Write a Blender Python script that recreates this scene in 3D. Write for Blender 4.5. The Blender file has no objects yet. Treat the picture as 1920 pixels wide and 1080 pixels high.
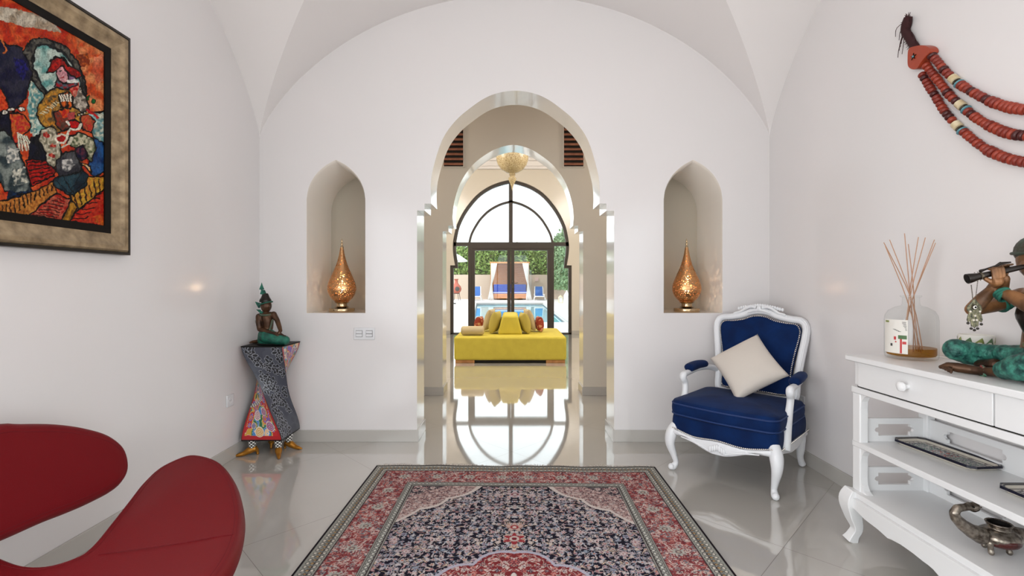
import bpy, bmesh, math, random
import numpy as np
from mathutils import Vector, Matrix
from mathutils.geometry import tessellate_polygon
PI = math.pi
F = 895.0; HC = 1.25; HY = 532.0
scene = bpy.context.scene
COL = scene.collection
random.seed(7); rng = np.random.default_rng(7)

# ------------------------------------------------------------------ helpers
def lin(v):
    v = v/255.0
    return v/12.92 if v <= 0.04045 else ((v+0.055)/1.055)**2.4
def C(r, g, b): return (lin(r), lin(g), lin(b), 1.0)
def P(px, py, d):            # a point seen at (px,py) in the photo, d metres away
    return Vector(((px-960)/F*d, d, HC-(py-HY)/F*d))
def PX(px, py, x):           # same on a plane x = const
    return P(px, py, x*F/(px-960))
def PZ(px, py, z):           # same on a plane z = const
    return P(px, py, (HC-z)*F/(py-HY))

def mat(name, col, rough=0.5, metal=0.0, spec=0.5, var=None, vscale=5.0, bump=0.0, bscale=40.0, coat=0.0, rvar=0.0,
        rscale=4.0, trans=0.0, sheen=0.0, detail=4.0, emis=None, alpha=1.0, lo=0.35, hi=0.65):
    m = bpy.data.materials.new(name); m.use_nodes = True
    nt = m.node_tree; b = nt.nodes['Principled BSDF']
    b.inputs['Base Color'].default_value = col
    b.inputs['Roughness'].default_value = rough
    b.inputs['Metallic'].default_value = metal
    b.inputs['Specular IOR Level'].default_value = spec
    b.inputs['Coat Weight'].default_value = coat
    b.inputs['Coat Roughness'].default_value = 0.05
    b.inputs['Transmission Weight'].default_value = trans
    b.inputs['Alpha'].default_value = alpha
    if sheen: b.inputs['Sheen Weight'].default_value = sheen
    if emis:
        b.inputs['Emission Color'].default_value = emis[0]; b.inputs['Emission Strength'].default_value = emis[1]
    tc = nt.nodes.new('ShaderNodeTexCoord')
    def noise(s, d=4.0):
        n = nt.nodes.new('ShaderNodeTexNoise'); n.inputs['Scale'].default_value = s; n.inputs['Detail'].default_value = d
        nt.links.new(tc.outputs['Object'], n.inputs['Vector']); return n
    if var:
        n = noise(vscale, detail); r = nt.nodes.new('ShaderNodeValToRGB')
        r.color_ramp.elements[0].color = col; r.color_ramp.elements[1].color = var
        r.color_ramp.elements[0].position = lo; r.color_ramp.elements[1].position = hi
        nt.links.new(n.outputs['Fac'], r.inputs['Fac']); nt.links.new(r.outputs['Color'], b.inputs['Base Color'])
    if bump:
        n = noise(bscale); bp = nt.nodes.new('ShaderNodeBump'); bp.inputs['Strength'].default_value = bump
        bp.inputs['Distance'].default_value = 0.01
        nt.links.new(n.outputs['Fac'], bp.inputs['Height']); nt.links.new(bp.outputs['Normal'], b.inputs['Normal'])
    if rvar:
        n = noise(rscale); mr = nt.nodes.new('ShaderNodeMapRange')
        mr.inputs['From Min'].default_value = 0.35; mr.inputs['From Max'].default_value = 0.65
        mr.inputs['To Min'].default_value = max(rough-rvar, 0.01); mr.inputs['To Max'].default_value = rough+rvar
        nt.links.new(n.outputs['Fac'], mr.inputs['Value']); nt.links.new(mr.outputs['Result'], b.inputs['Roughness'])
    return m

def vmat(name, rough=0.5, spec=0.5, bump=0.0, bscale=60, coat=0.0):
    m = mat(name, (1, 1, 1, 1), rough, spec=spec, bump=bump, bscale=bscale, coat=coat)
    nt = m.node_tree; a = nt.nodes.new('ShaderNodeAttribute'); a.attribute_name = 'col'
    nt.links.new(a.outputs['Color'], nt.nodes['Principled BSDF'].inputs['Base Color'])
    return m

def wmat(o):
    M = o.matrix_basis.copy()
    while o.parent: o = o.parent; M = o.matrix_basis @ M
    return M

def thing(name, label, cat, loc=(0, 0, 0), rz=0, group=None, kind=None):
    o = bpy.data.objects.new(name, None); COL.objects.link(o)
    o.empty_display_size = 0.1
    o.location = loc; o.rotation_euler = (0, 0, rz)
    o['label'] = label; o['category'] = cat
    if group: o['group'] = group
    if kind: o['kind'] = kind
    return o
def tag(o, label, cat, group=None, kind=None):
    o['label'] = label; o['category'] = cat
    if group: o['group'] = group
    if kind: o['kind'] = kind
    return o

def link(name, me, m, parent=None, world=False, smooth=True, angle=40, label=None, kind=None, bevel=0, bseg=2, sub=0, recenter=True, remesh=0, solid=0):
    o = bpy.data.objects.new(name, me); COL.objects.link(o)
    if m is not None:
        for x in (m if isinstance(m, (list, tuple)) else [m]): me.materials.append(x)
    if parent is not None:
        o.parent = parent
        if world: me.transform(wmat(parent).inverted())
    elif recenter and len(me.vertices):
        n = len(me.vertices); a = np.empty(n*3, dtype=np.float32); me.vertices.foreach_get('co', a); a = a.reshape(-1, 3)
        mn = a.min(0); mx = a.max(0); c = Vector(((mn[0]+mx[0])/2, (mn[1]+mx[1])/2, mn[2]))
        me.transform(Matrix.Translation(-c)); o.location = c
    if remesh:
        md = o.modifiers.new('Remesh', 'REMESH'); md.mode = 'VOXEL'; md.voxel_size = remesh; md.use_smooth_shade = True
        ms = o.modifiers.new('Smooth', 'SMOOTH'); ms.factor = 0.5; ms.iterations = 3
        smooth = False
    if solid:
        md = o.modifiers.new('Solid', 'SOLIDIFY'); md.thickness = solid; md.offset = 0
    if bevel:
        md = o.modifiers.new('Bevel', 'BEVEL'); md.width = bevel; md.segments = bseg; md.limit_method = 'ANGLE'; md.angle_limit = math.radians(35)
    if sub:
        md = o.modifiers.new('Sub', 'SUBSURF'); md.levels = sub; md.render_levels = sub
    if smooth:
        me.polygons.foreach_set('use_smooth', [True]*len(me.polygons))
        if angle < 180 and not sub:
            me.set_sharp_from_angle(angle=math.radians(angle))
    if label: o['label'] = label
    if kind: o['kind'] = kind
    me.update()
    return o

class MB:
    def __init__(s): s.v = []; s.f = []; s.mi = []; s.cm = 0
    def add(s, vs, fs, M=None):
        b = len(s.v)
        for v in vs: s.v.append((M @ Vector(v)) if M is not None else Vector(v))
        for f in fs: s.f.append([i+b for i in f]); s.mi.append(s.cm)
        return s
    def box(s, x0, x1, y0, y1, z0, z1, M=None):
        vs = [(x0,y0,z0),(x1,y0,z0),(x1,y1,z0),(x0,y1,z0),(x0,y0,z1),(x1,y0,z1),(x1,y1,z1),(x0,y1,z1)]
        return s.add(vs, [(3,2,1,0),(4,5,6,7),(0,1,5,4),(1,2,6,5),(2,3,7,6),(3,0,4,7)], M)
    def lathe(s, prof, c=(0,0,0), n=32, M=None, close=True):
        vs = []; fs = []
        for r, z in prof:
            for i in range(n):
                a = 2*PI*i/n; vs.append((c[0]+r*math.cos(a), c[1]+r*math.sin(a), c[2]+z))
        k = len(prof)
        for j in range(k-1):
            for i in range(n):
                i2 = (i+1) % n
                fs.append((j*n+i, j*n+i2, (j+1)*n+i2, (j+1)*n+i))
        if close:
            if prof[0][0] > 1e-5: fs.append(tuple(range(n-1, -1, -1)))
            if prof[-1][0] > 1e-5: fs.append(tuple((k-1)*n+i for i in range(n)))
        return s.add(vs, fs, M)
    def sphere(s, c, r, n=12, M=None, sc=(1,1,1)):
        vs = [(c[0], c[1], c[2]-r*sc[2])]; fs = []; h = max(n//2, 3)
        for j in range(1, h):
            t = -PI/2+PI*j/h
            for i in range(n):
                a = 2*PI*i/n
                vs.append((c[0]+sc[0]*r*math.cos(t)*math.cos(a), c[1]+sc[1]*r*math.cos(t)*math.sin(a), c[2]+sc[2]*r*math.sin(t)))
        vs.append((c[0], c[1], c[2]+r*sc[2]))
        for i in range(n): fs.append((0, 1+(i+1) % n, 1+i))
        for j in range(h-2):
            for i in range(n):
                i2 = (i+1) % n; fs.append((1+j*n+i, 1+j*n+i2, 1+(j+1)*n+i2, 1+(j+1)*n+i))
        b = 1+(h-2)*n
        for i in range(n): fs.append((b+i, b+(i+1) % n, len(vs)-1))
        return s.add(vs, fs, M)
    def tube(s, pts, rad, n=10, closed=False, flat=1.0, up=None, M=None, cap=True):
        pts = [Vector(p) for p in pts]; k = len(pts)
        if not isinstance(rad, (list, tuple)): rad = [rad]*k
        vs = []; fs = []; prev = None
        for i in range(k):
            a = pts[(i-1) % k] if (closed or i > 0) else pts[i]
            b = pts[(i+1) % k] if (closed or i < k-1) else pts[i]
            t = (b-a)
            t = t.normalized() if t.length > 1e-9 else Vector((0, 0, 1))
            if up is not None: u = Vector(up)
            elif prev is None: u = Vector((0, 0, 1)) if abs(t.z) < 0.9 else Vector((1, 0, 0))
            else: u = prev
            u = (u-t*u.dot(t)); u = u.normalized() if u.length > 1e-6 else t.orthogonal().normalized()
            prev = u; w = t.cross(u)
            for j in range(n):
                an = 2*PI*j/n
                vs.append(pts[i]+u*(rad[i]*flat*math.cos(an))+w*(rad[i]*math.sin(an)))
        m = k if closed else k-1
        for i in range(m):
            i2 = (i+1) % k
            for j in range(n):
                j2 = (j+1) % n; fs.append((i*n+j, i*n+j2, i2*n+j2, i2*n+j))
        if not closed and cap:
            fs.append(tuple(range(n-1, -1, -1))); fs.append(tuple((k-1)*n+j for j in range(n)))
        return s.add(vs, fs, M)
    def limb(s, pts, rad, n=12, M=None):
        for i, p in enumerate(pts):
            s.sphere(p, rad[i], n, M)
        for i in range(len(pts)-1):
            s.tube([pts[i], pts[i+1]], [rad[i], rad[i+1]], n, M=M)
        return s
    def prism(s, loop, a, b, f):   # loop of 2d points extruded between a and b; f(u,v,w)->xyz
        n = len(loop); vs = [f(u, v, a) for u, v in loop]+[f(u, v, b) for u, v in loop]
        tr = tessellate_polygon([[Vector((u, v, 0)) for u, v in loop]])
        fs = [tuple(t) for t in tr]+[tuple(i+n for i in reversed(t)) for t in tr]
        fs += [(i, (i+1) % n, (i+1) % n+n, i+n) for i in range(n)]
        return s.add(vs, fs)
    def wall(s, outer, holes, a, b, f, skip=(), side=0):
        loops = [outer]+holes; flat = [p for l in loops for p in l]; n = len(flat)
        tr = tessellate_polygon([[Vector((u, v, 0)) for u, v in l] for l in loops])
        vs = [f(u, v, a) for u, v in flat]+[f(u, v, b) for u, v in flat]
        fs = [tuple(t) for t in tr]+[tuple(i+n for i in reversed(t)) for t in tr]
        o = 0
        for k, l in enumerate(loops):
            m = len(l)
            if k not in skip:
                fs += [(o+i, o+(i+1) % m, o+(i+1) % m+n, o+i+n) for i in range(m)]
            o += m
        nt_ = 2*len(tr); s.add(vs, fs[:nt_]); bs = len(s.v)-len(vs); s.cm = side
        for q_ in fs[nt_:]: s.f.append([i+bs for i in q_]); s.mi.append(side)
        s.cm = 0; return s
    def mesh(s, name='m', fix=True):
        me = bpy.data.meshes.new(name); me.from_pydata([tuple(v) for v in s.v], [], s.f)
        me.polygons.foreach_set('material_index', s.mi)
        if fix:
            bm = bmesh.new(); bm.from_mesh(me)
            bmesh.ops.recalc_face_normals(bm, faces=bm.faces); bm.to_mesh(me); bm.free()
        me.update(); return me
    def go(s, name, m, parent=None, **k):
        fix = k.pop('fix', True)
        return link(name, s.mesh(name, fix), m, parent, **k)

def smoothpath(pts, n=8, closed=False):   # catmull-rom on tuples of any length
    pts = [np.array(p, dtype=float) for p in pts]; k = len(pts); out = []
    m = k if closed else k-1
    for i in range(m):
        if closed: p0, p1, p2, p3 = pts[(i-1) % k], pts[i], pts[(i+1) % k], pts[(i+2) % k]
        else: p0, p1, p2, p3 = pts[max(i-1, 0)], pts[i], pts[i+1], pts[min(i+2, k-1)]
        for j in range(n):
            t = j/n
            out.append(0.5*((2*p1)+(-p0+p2)*t+(2*p0-5*p1+4*p2-p3)*t*t+(-p0+3*p1-3*p2+p3)*t**3))
    if not closed: out.append(pts[-1])
    return out
def stube(mb, pts, rad, n=10, seg=6, closed=False, **k):
    q = smoothpath([tuple(p)+(r,) for p, r in zip(pts, rad)], seg, closed)
    mb.tube([Vector(a[:3]) for a in q], [max(float(a[3]), 0.0003) for a in q], n, closed=closed, **k); return mb

def pillow_mesh(c, ux, uy, w, h, t, n=20, pinch=0.10, piping=False):
    """a stuffed square cushion: c centre, ux/uy unit directions in its plane"""
    c = Vector(c); ux = Vector(ux).normalized(); uy = Vector(uy).normalized(); nn = ux.cross(uy).normalized()
    mb = MB(); vs = []; fs = []
    for s in (1, -1):
        for j in range(n+1):
            for i in range(n+1):
                a = -1+2*i/n; b = -1+2*j/n
                k = 1-pinch*(1-b*b) if True else 1
                x = a*(1-pinch*(1-b*b)*abs(a)**3); y = b*(1-pinch*(1-a*a)*abs(b)**3)
                z = ((1-a*a)*(1-b*b))**0.42*t/2
                vs.append(c+ux*(x*w/2)+uy*(y*h/2)+nn*(s*z))
    m = (n+1)*(n+1)
    for s in range(2):
        for j in range(n):
            for i in range(n):
                a = s*m+j*(n+1)+i; fs.append((a, a+1, a+n+2, a+n+1))
    mb.add(vs, fs); me = mb.mesh('pillow', False)
    bm = bmesh.new(); bm.from_mesh(me); bmesh.ops.remove_doubles(bm, verts=bm.verts, dist=0.0005)
    bmesh.ops.recalc_face_normals(bm, faces=bm.faces); bm.to_mesh(me); bm.free()
    return me

def setcol(me, cols):     # cols Nx3 linear
    at = me.color_attributes.new('col', 'FLOAT_COLOR', 'POINT')
    a = np.ones((len(me.vertices), 4), dtype=np.float32); a[:, :3] = cols
    at.data.foreach_set('color', a.ravel())

def fastgrid(X):   # X: (ny,nx,3) array -> mesh
    ny, nx, _ = X.shape
    me = bpy.data.meshes.new('grid'); me.vertices.add(ny*nx); me.vertices.foreach_set('co', X.reshape(-1).astype(np.float32))
    idx = np.arange(ny*nx).reshape(ny, nx)
    q = np.stack([idx[:-1, :-1], idx[:-1, 1:], idx[1:, 1:], idx[1:, :-1]], -1).reshape(-1, 4)
    nf = len(q); me.loops.add(nf*4); me.loops.foreach_set('vertex_index', q.reshape(-1).astype(np.int32))
    me.polygons.add(nf); me.polygons.foreach_set('loop_start', (np.arange(nf)*4).astype(np.int32))
    me.polygons.foreach_set('loop_total', np.full(nf, 4, dtype=np.int32))
    me.update(calc_edges=True); me.validate(); return me

def L3(r, g, b): return np.array([lin(r), lin(g), lin(b)])

# ------------------------------------------------------------------ materials
M = {}
M['wall'] = mat('polished_plaster', (0.775, 0.742, 0.735, 1), 0.17, spec=0.45, var=(0.765, 0.738, 0.73, 1), vscale=1.6, rvar=0.03, rscale=2.0, bump=0.02, bscale=5)
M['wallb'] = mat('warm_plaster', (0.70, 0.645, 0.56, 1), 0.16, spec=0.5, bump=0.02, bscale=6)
M['jamb'] = mat('burnished_plaster', (0.88, 0.86, 0.83, 1), 0.17, spec=1.0, coat=0.5, bump=0.015, bscale=9)
M['nicheback'] = mat('shaded_niche_plaster', (0.50, 0.45, 0.365, 1), 0.3, spec=0.3, bump=0.02, bscale=8)  # niche back: its shade is put into a darker tan base colour
M['niche'] = mat('lit_niche_plaster', (0.84, 0.78, 0.70, 1), 0.14, spec=0.6, bump=0.03, bscale=8)  # reveal: its lit look is put into a lighter base colour
M['ceil'] = mat('ceiling_plaster', (0.84, 0.805, 0.79, 1), 0.35, spec=0.4, bump=0.02, bscale=5)
M['white'] = mat('white_lacquer', (0.80, 0.80, 0.80, 1), 0.28, spec=0.5)
M['chairwhite'] = mat('painted_white_wood', (0.80, 0.81, 0.83, 1), 0.33, bump=0.08, bscale=60)
M['blue'] = mat('navy_velvet', (0.0025, 0.013, 0.062, 1), 0.8, spec=0.12, sheen=0.04, var=(0.003, 0.021, 0.095, 1), vscale=8, bump=0.15, bscale=18)
M['bluep'] = mat('navy_piping', (0.006, 0.030, 0.13, 1), 0.6)
M['bronze_nail'] = mat('nail_metal', (0.75, 0.72, 0.68, 1), 0.25, metal=1)
M['cream'] = mat('cream_silk', C(208, 199, 189), 0.6, bump=0.1, bscale=250, sheen=0.1)
M['red'] = mat('oxblood_leather', (0.150, 0.007, 0.010, 1), 0.45, spec=0.10, bump=0.10, bscale=420)
M['redstitch'] = mat('red_stitching', (0.135, 0.012, 0.016, 1), 0.6, spec=.1)
M['metal'] = mat('brushed_steel', (0.6, 0.6, 0.6, 1), 0.25, metal=1)
M['yellow'] = mat('chartreuse_fabric', C(212, 194, 72), 0.8, bump=0.1, bscale=90, var=C(205, 186, 68), vscale=9)
M['gold_pil'] = mat('olive_yellow_fabric', C(186, 168, 80), 0.8, bump=0.1, bscale=90)
M['beige_pil'] = mat('sand_fabric', C(196, 178, 140), 0.8, bump=0.1, bscale=90)
M['red_pil'] = mat('rust_patterned_fabric', C(150, 55, 40), 0.8, var=C(205, 150, 110), vscale=16, lo=0.52, hi=0.56)
M['wood'] = mat('light_wood', C(196, 140, 80), 0.5, var=C(170, 112, 62), vscale=14)
M['dark'] = mat('dark_void_fabric', C(30, 24, 20), 0.8)
M['frame'] = mat('dark_bronze_frame', C(62, 54, 48), 0.45, metal=0.0, spec=0.4)
M['terra'] = mat('terracotta', C(140, 88, 66), 0.8, bump=0.3, var=C(160, 105, 80), vscale=20)
M['plastic'] = mat('white_plastic', (0.74, 0.74, 0.75, 1), 0.35)
M['greyp'] = mat('grey_gap', C(120, 118, 118), 0.5)
M['pic_frame'] = mat('aged_silver_leaf', C(176, 154, 122), 0.36, metal=0.35, var=C(116, 98, 74), vscale=22, bump=0.12, bscale=50, lo=0.3, hi=0.72)
M['black'] = mat('black_paint', C(18, 15, 13), 0.5, spec=.12)
M['darkbronze'] = mat('dark_bronze_edge', C(40, 34, 28), 0.4, metal=0.3)
M['patina'] = mat('green_patina', C(34, 118, 96), 0.55, var=C(20, 72, 62), vscale=20, bump=0.3, bscale=60, metal=0.1)
M['patina2'] = mat('teal_patina', C(14, 62, 58), 0.5, var=C(62, 136, 118), vscale=45, bump=0.9, bscale=60, metal=0.15, detail=12, lo=.38, hi=.66)
M['bronze'] = mat('brown_bronze', C(92, 62, 40), 0.38, metal=0.55, var=C(52, 34, 24), vscale=12, bump=0.15, bscale=60)
M['bronze2'] = mat('light_brown_bronze', C(150, 104, 64), 0.4, metal=0.3, var=C(86, 58, 36), vscale=14, bump=0.1, bscale=60)
M['bronzedk'] = mat('black_bronze', C(34, 28, 24), 0.32, metal=0.5, bump=0.2, bscale=60)
M['goldshoe'] = mat('gold_paint', C(168, 112, 34), 0.32, metal=0.65, bump=0.1, bscale=40)
M['brass'] = mat('polished_brass', C(190, 165, 130), 0.18, metal=1)
M['pewter'] = mat('engraved_pewter', C(158, 148, 136), 0.26, metal=0.9, var=C(84, 74, 66), vscale=60, bump=0.2, bscale=120)
M['redglaze'] = mat('dark_red_resin', C(70, 18, 14), 0.2, spec=0.6)
M['coral'] = mat('coral_resin', C(160, 62, 36), 0.4, bump=0.1)
M['bead1'] = mat('coral_red_bead', C(128, 42, 28), 0.45)
M['bead2'] = mat('brick_red_bead', C(150, 54, 34), 0.45)
M['bead3'] = mat('dark_red_bead', C(70, 22, 20), 0.4)
M['bone'] = mat('carved_bone', C(222, 208, 176), 0.4, var=C(200, 180, 140), vscale=30)
M['turq'] = mat('turquoise_bead', C(92, 140, 150), 0.4)
M['silver'] = mat('dark_silver', C(110, 100, 84), 0.35, metal=0.8, var=C(40, 36, 30), vscale=120)
M['wool'] = mat('burgundy_wool', C(52, 20, 22), 0.95)
M['reed'] = mat('reed_stick', C(184, 142, 114), 0.6)
M['reedtip'] = mat('pale_reed', C(200, 176, 156), 0.6)
M['paper'] = mat('label_paper', C(226, 222, 214), 0.6)
M['pinkred'] = mat('label_red', C(190, 60, 60), 0.6)
M['leaf'] = mat('printed_leaf', C(80, 110, 70), 0.6)
M['ink'] = mat('printed_ink', C(70, 70, 68), 0.6)
M['olive'] = mat('leaf_print_olive', C(130, 140, 74), 0.5)
M['hedge'] = mat('hedge_leaves', C(92, 128, 52), 0.6, var=C(150, 172, 92), vscale=3.0, detail=6)
M['hedge2'] = mat('hedge_leaves_dark', C(70, 104, 60), 0.6, var=C(130, 156, 112), vscale=3.0, detail=6)
M['gardenwall'] = mat('rendered_garden_wall', C(196, 176, 158), 0.9)
M['paving'] = mat('pale_paving', C(214, 206, 200), 0.7)
M['slat'] = mat('teak_slat', C(196, 128, 78), 0.7)
M['blueout'] = mat('royal_blue_canvas', C(28, 66, 170), 0.8)
M['bluelounge'] = mat('steel_blue_canvas', C(52, 100, 168), 0.8)
M['canvas'] = mat('white_canvas', C(232, 228, 224), 0.8)
M['clay'] = mat('clay_red', C(170, 92, 76), 0.8)
M['iron'] = mat('black_iron', C(60, 58, 56), 0.6)
M['chrome'] = mat('chrome', C(90, 84, 76), 0.35, metal=.6)
M['water'] = mat('pool_water', C(100, 178, 196), 0.03, spec=0.6, bump=0.04, bscale=1.5)
M['pooltile'] = mat('dark_pool_tile', C(52, 78, 90), 0.4)

def floor_mat():
    m = mat('polished_floor_tile', (0.50, 0.475, 0.435, 1), 0.03, spec=0.9, coat=0.9, var=(0.475, 0.45, 0.41, 1), vscale=1.3)
    nt = m.node_tree; b = nt.nodes['Principled BSDF']; N = nt.nodes.new; Lk = nt.links.new
    g = N('ShaderNodeNewGeometry'); sx = N('ShaderNodeSeparateXYZ'); Lk(g.outputs['Position'], sx.inputs[0])
    S = 0.91*math.sqrt(2)
    def op(o, a, bb):
        n = N('ShaderNodeMath'); n.operation = o
        for i, q in enumerate((a, bb)):
            if isinstance(q, (int, float)): n.inputs[i].default_value = q
            elif q is not None: Lk(q, n.inputs[i])
        return n.outputs[0]
    outs = []
    for o in ('ADD', 'SUBTRACT'):
        s = op(o, sx.outputs['Y'], sx.outputs['X']); s = op('SUBTRACT', s, 3.55); s = op('DIVIDE', s, S)
        f = op('FRACT', s, None); f = op('SUBTRACT', f, 0.5); f = op('ABSOLUTE', f, None); outs.append(op('GREATER_THAN', f, 0.5-0.0014))
    mx = op('MAXIMUM', outs[0], outs[1])
    mix = N('ShaderNodeMix'); mix.data_type = 'RGBA'; mix.inputs[7].default_value = C(112, 104, 96)
    src = b.inputs['Base Color'].links[0].from_socket; Lk(src, mix.inputs[6]); Lk(mx, mix.inputs[0]); Lk(mix.outputs[2], b.inputs['Base Color'])
    r = op('MULTIPLY', mx, 0.4); r = op('ADD', r, 0.035); Lk(r, b.inputs['Roughness'])
    return m
M['floor'] = floor_mat()
M['skirt'] = mat('skirting_tile', (0.50, 0.475, 0.44, 1), 0.12, spec=0.5)

def glass_mat(name, tint=(0.97, 0.985, 0.98, 1), refl=1.0):
    m = bpy.data.materials.new(name); m.use_nodes = True; nt = m.node_tree; nt.nodes.clear(); N = nt.nodes.new; Lk = nt.links.new
    out = N('ShaderNodeOutputMaterial'); mx = N('ShaderNodeMixShader'); t = N('ShaderNodeBsdfTransparent'); g = N('ShaderNodeBsdfGlossy')
    lw = N('ShaderNodeLayerWeight'); fr = N('ShaderNodeMath'); fr.operation = 'POWER'; fr.inputs[1].default_value = 5.0; Lk(lw.outputs['Facing'], fr.inputs[0])
    mu = N('ShaderNodeMath'); mu.operation = 'MULTIPLY_ADD'; mu.inputs[1].default_value = 0.9*refl; mu.inputs[2].default_value = 0.04*refl
    lw.inputs['Blend'].default_value = 0.5; t.inputs[0].default_value = tint; g.inputs['Roughness'].default_value = 0.01
    Lk(fr.outputs[0], mu.inputs[0]); Lk(mu.outputs[0], mx.inputs[0]); Lk(t.outputs[0], mx.inputs[1]); Lk(g.outputs[0], mx.inputs[2]); Lk(mx.outputs[0], out.inputs[0])
    return m
M['glass'] = glass_mat('window_glass')
M['bottle'] = glass_mat('bottle_glass', (0.965, 0.975, 0.97, 1), 0.6)
M['oil'] = glass_mat('amber_oil', (0.72, 0.48, 0.16, 1), 0.6)

def perforated(name, col, hole=0.42, scale=95, rough=0.3, metal=1.0):
    m = mat(name, col, rough, metal=metal); nt = m.node_tree; N = nt.nodes.new; Lk = nt.links.new
    b = nt.nodes['Principled BSDF']; out = [n for n in nt.nodes if n.type == 'OUTPUT_MATERIAL'][0]
    tc = N('ShaderNodeTexCoord'); v = N('ShaderNodeTexVoronoi'); v.feature = 'DISTANCE_TO_EDGE'; v.inputs['Scale'].default_value = scale
    Lk(tc.outputs['Object'], v.inputs['Vector'])
    c = N('ShaderNodeMath'); c.operation = 'GREATER_THAN'; c.inputs[1].default_value = hole
    Lk(v.outputs['Distance'], c.inputs[0])
    t = N('ShaderNodeBsdfTransparent'); mx = N('ShaderNodeMixShader')
    Lk(c.outputs[0], mx.inputs[0]); Lk(b.outputs[0], mx.inputs[1]); Lk(t.outputs[0], mx.inputs[2]); Lk(mx.outputs[0], out.inputs[0])
    return m
M['lampshade'] = perforated('pierced_brass', C(196, 150, 104), 0.24, 62)
M['goldglass'] = mat('gold_flecked_glass', C(206, 190, 150), 0.2, spec=0.6, var=C(160, 138, 98), vscale=55, alpha=0.7, lo=0.4, hi=0.6)

# ------------------------------------------------------------------ room shell
XL, XR, Y1, Y1b = -2.0, 2.04, 3.78, 4.08
Y2, Y2b, YW, YWb = 5.35, 5.65, 11.8, 12.1
YR = -4.3
def struct(name, mb, m, **k): return mb.go(name, m, kind='structure', **k)
fxz = lambda u, v, w: (u, w, v)
fyz = lambda u, v, w: (w, u, v)

struct('floor', MB().box(-3.6, 3.6, YR-0.3, YWb, -0.15, 0.0), M['floor'])

def plane_pts(pts, d): return [((x-960)/F*d, HC-(y-HY)/F*d) for x, y in pts]
arch1 = [(782,829.6+3),(782,394.7),(796,394.7),(796,381.7)]
arch1c = [(808.5,381.7),(807.5,350),(812,316),(829.4,262),(854.4,226),(885,200),(910,183.5),(935,174),(966,170),(997,174),(1022,183.5),(1047,200),(1077,226),(1102,262),(1119,316),(1124.5,350),(1124,381.7)]
arch1e = [(1137,381.7),(1137,395.2),(1151.5,395.2),(1151.5,829.6+3)]
def sm(pts, n=4): return [tuple(p) for p in smoothpath(pts, n)]
A1 = plane_pts(arch1+sm(arch1c)+arch1e, Y1)
A1[0] = (A1[0][0], -0.01); A1[-1] = (A1[-1][0], -0.01)
arch2c = [(850,423.4),(848.6,405),(852,378),(862.8,344),(882,314),(904.4,294),(932,278.5),(962,271.7),(992,278.5),(1018,294),(1041,314),(1061,344),(1072,378),(1075.5,405),(1074.5,423.4)]
arch2 = [(830,740),(830,433.8),(840.8,433.8),(840.8,423.4)]
A2 = plane_pts(arch2+sm(arch2c)+[(1083.6,423.4),(1083.6,433.8),(1093.3,433.8),(1093.3,740)], Y2)
A2[0] = (A2[0][0], -0.01); A2[-1] = (A2[-1][0], -0.01)

def niche_loop(cx):
    h = 0.2325; zs = 1.92; za = 2.232; z0 = 1.018
    l = [(cx-h, z0), (cx-h, zs)]
    l += [tuple(p) for p in smoothpath([(cx-h, zs), (cx-h*0.93, zs+0.09), (cx-h*0.72, zs+0.185), (cx-h*0.38, zs+0.262), (cx, za)], 5)][1:]
    r = [(2*cx-x, z) for x, z in reversed(l[:-1])]
    return l+r
NL, NR = niche_loop(-1.394), niche_loop(1.434)
# wall with the archway and the two niches (outline simple; door opening cut from the lower edge)
outer = [(XL-0.3, -0.01)]+A1+[(XR+0.3, -0.01), (XR+0.3, 4.1), (XL-0.3, 4.1)]
struct('wall_back', MB().wall(outer, [NL, NR], Y1, Y1b, fxz, skip=(1, 2), side=1), [M['wall'], M['jamb']], angle=30)
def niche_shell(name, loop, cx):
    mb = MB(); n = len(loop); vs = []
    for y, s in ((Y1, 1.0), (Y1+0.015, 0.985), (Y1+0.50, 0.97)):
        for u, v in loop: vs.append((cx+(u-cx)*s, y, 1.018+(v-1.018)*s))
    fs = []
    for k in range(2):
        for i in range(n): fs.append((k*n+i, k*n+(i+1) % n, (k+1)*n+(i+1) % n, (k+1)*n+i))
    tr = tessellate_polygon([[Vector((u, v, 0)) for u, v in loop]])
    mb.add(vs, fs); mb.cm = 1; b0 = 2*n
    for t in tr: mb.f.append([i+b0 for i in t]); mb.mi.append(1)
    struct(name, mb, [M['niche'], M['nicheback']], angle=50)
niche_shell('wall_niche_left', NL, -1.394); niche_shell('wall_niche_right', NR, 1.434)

# side walls (these and the rear one have unseen windows added for light)
WR = (-3.6, 0.9, 0.25, 2.45)
struct('wall_left', MB().wall([(YR, 0), (Y1, 0), (Y1, 4.1), (YR, 4.1)], [[(WR[0], WR[2]), (WR[1], WR[2]), (WR[1], WR[3]), (WR[0], WR[3])]], XL-0.3, XL, fyz), M['wall'])
WR = (-3.6, 0.9, 0.25, 2.45)
struct('wall_right', MB().wall([(YR, 0), (Y1, 0), (Y1, 4.1), (YR, 4.1)], [[(WR[0], WR[2]), (WR[1], WR[2]), (WR[1], WR[3]), (WR[0], WR[3])]], XR, XR+0.3, fyz), M['wall'])
RW = (-1.75, 1.8, 0.05, 3.0)
struct('wall_rear', MB().wall([(XL-.3, 0), (XR+.3, 0), (XR+.3, 4.1), (XL-.3, 4.1)], [[(RW[0], RW[2]), (RW[1], RW[2]), (RW[1], RW[3]), (RW[0], RW[3])]], YR-0.3, YR, fxz), M['wall'])
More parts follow.
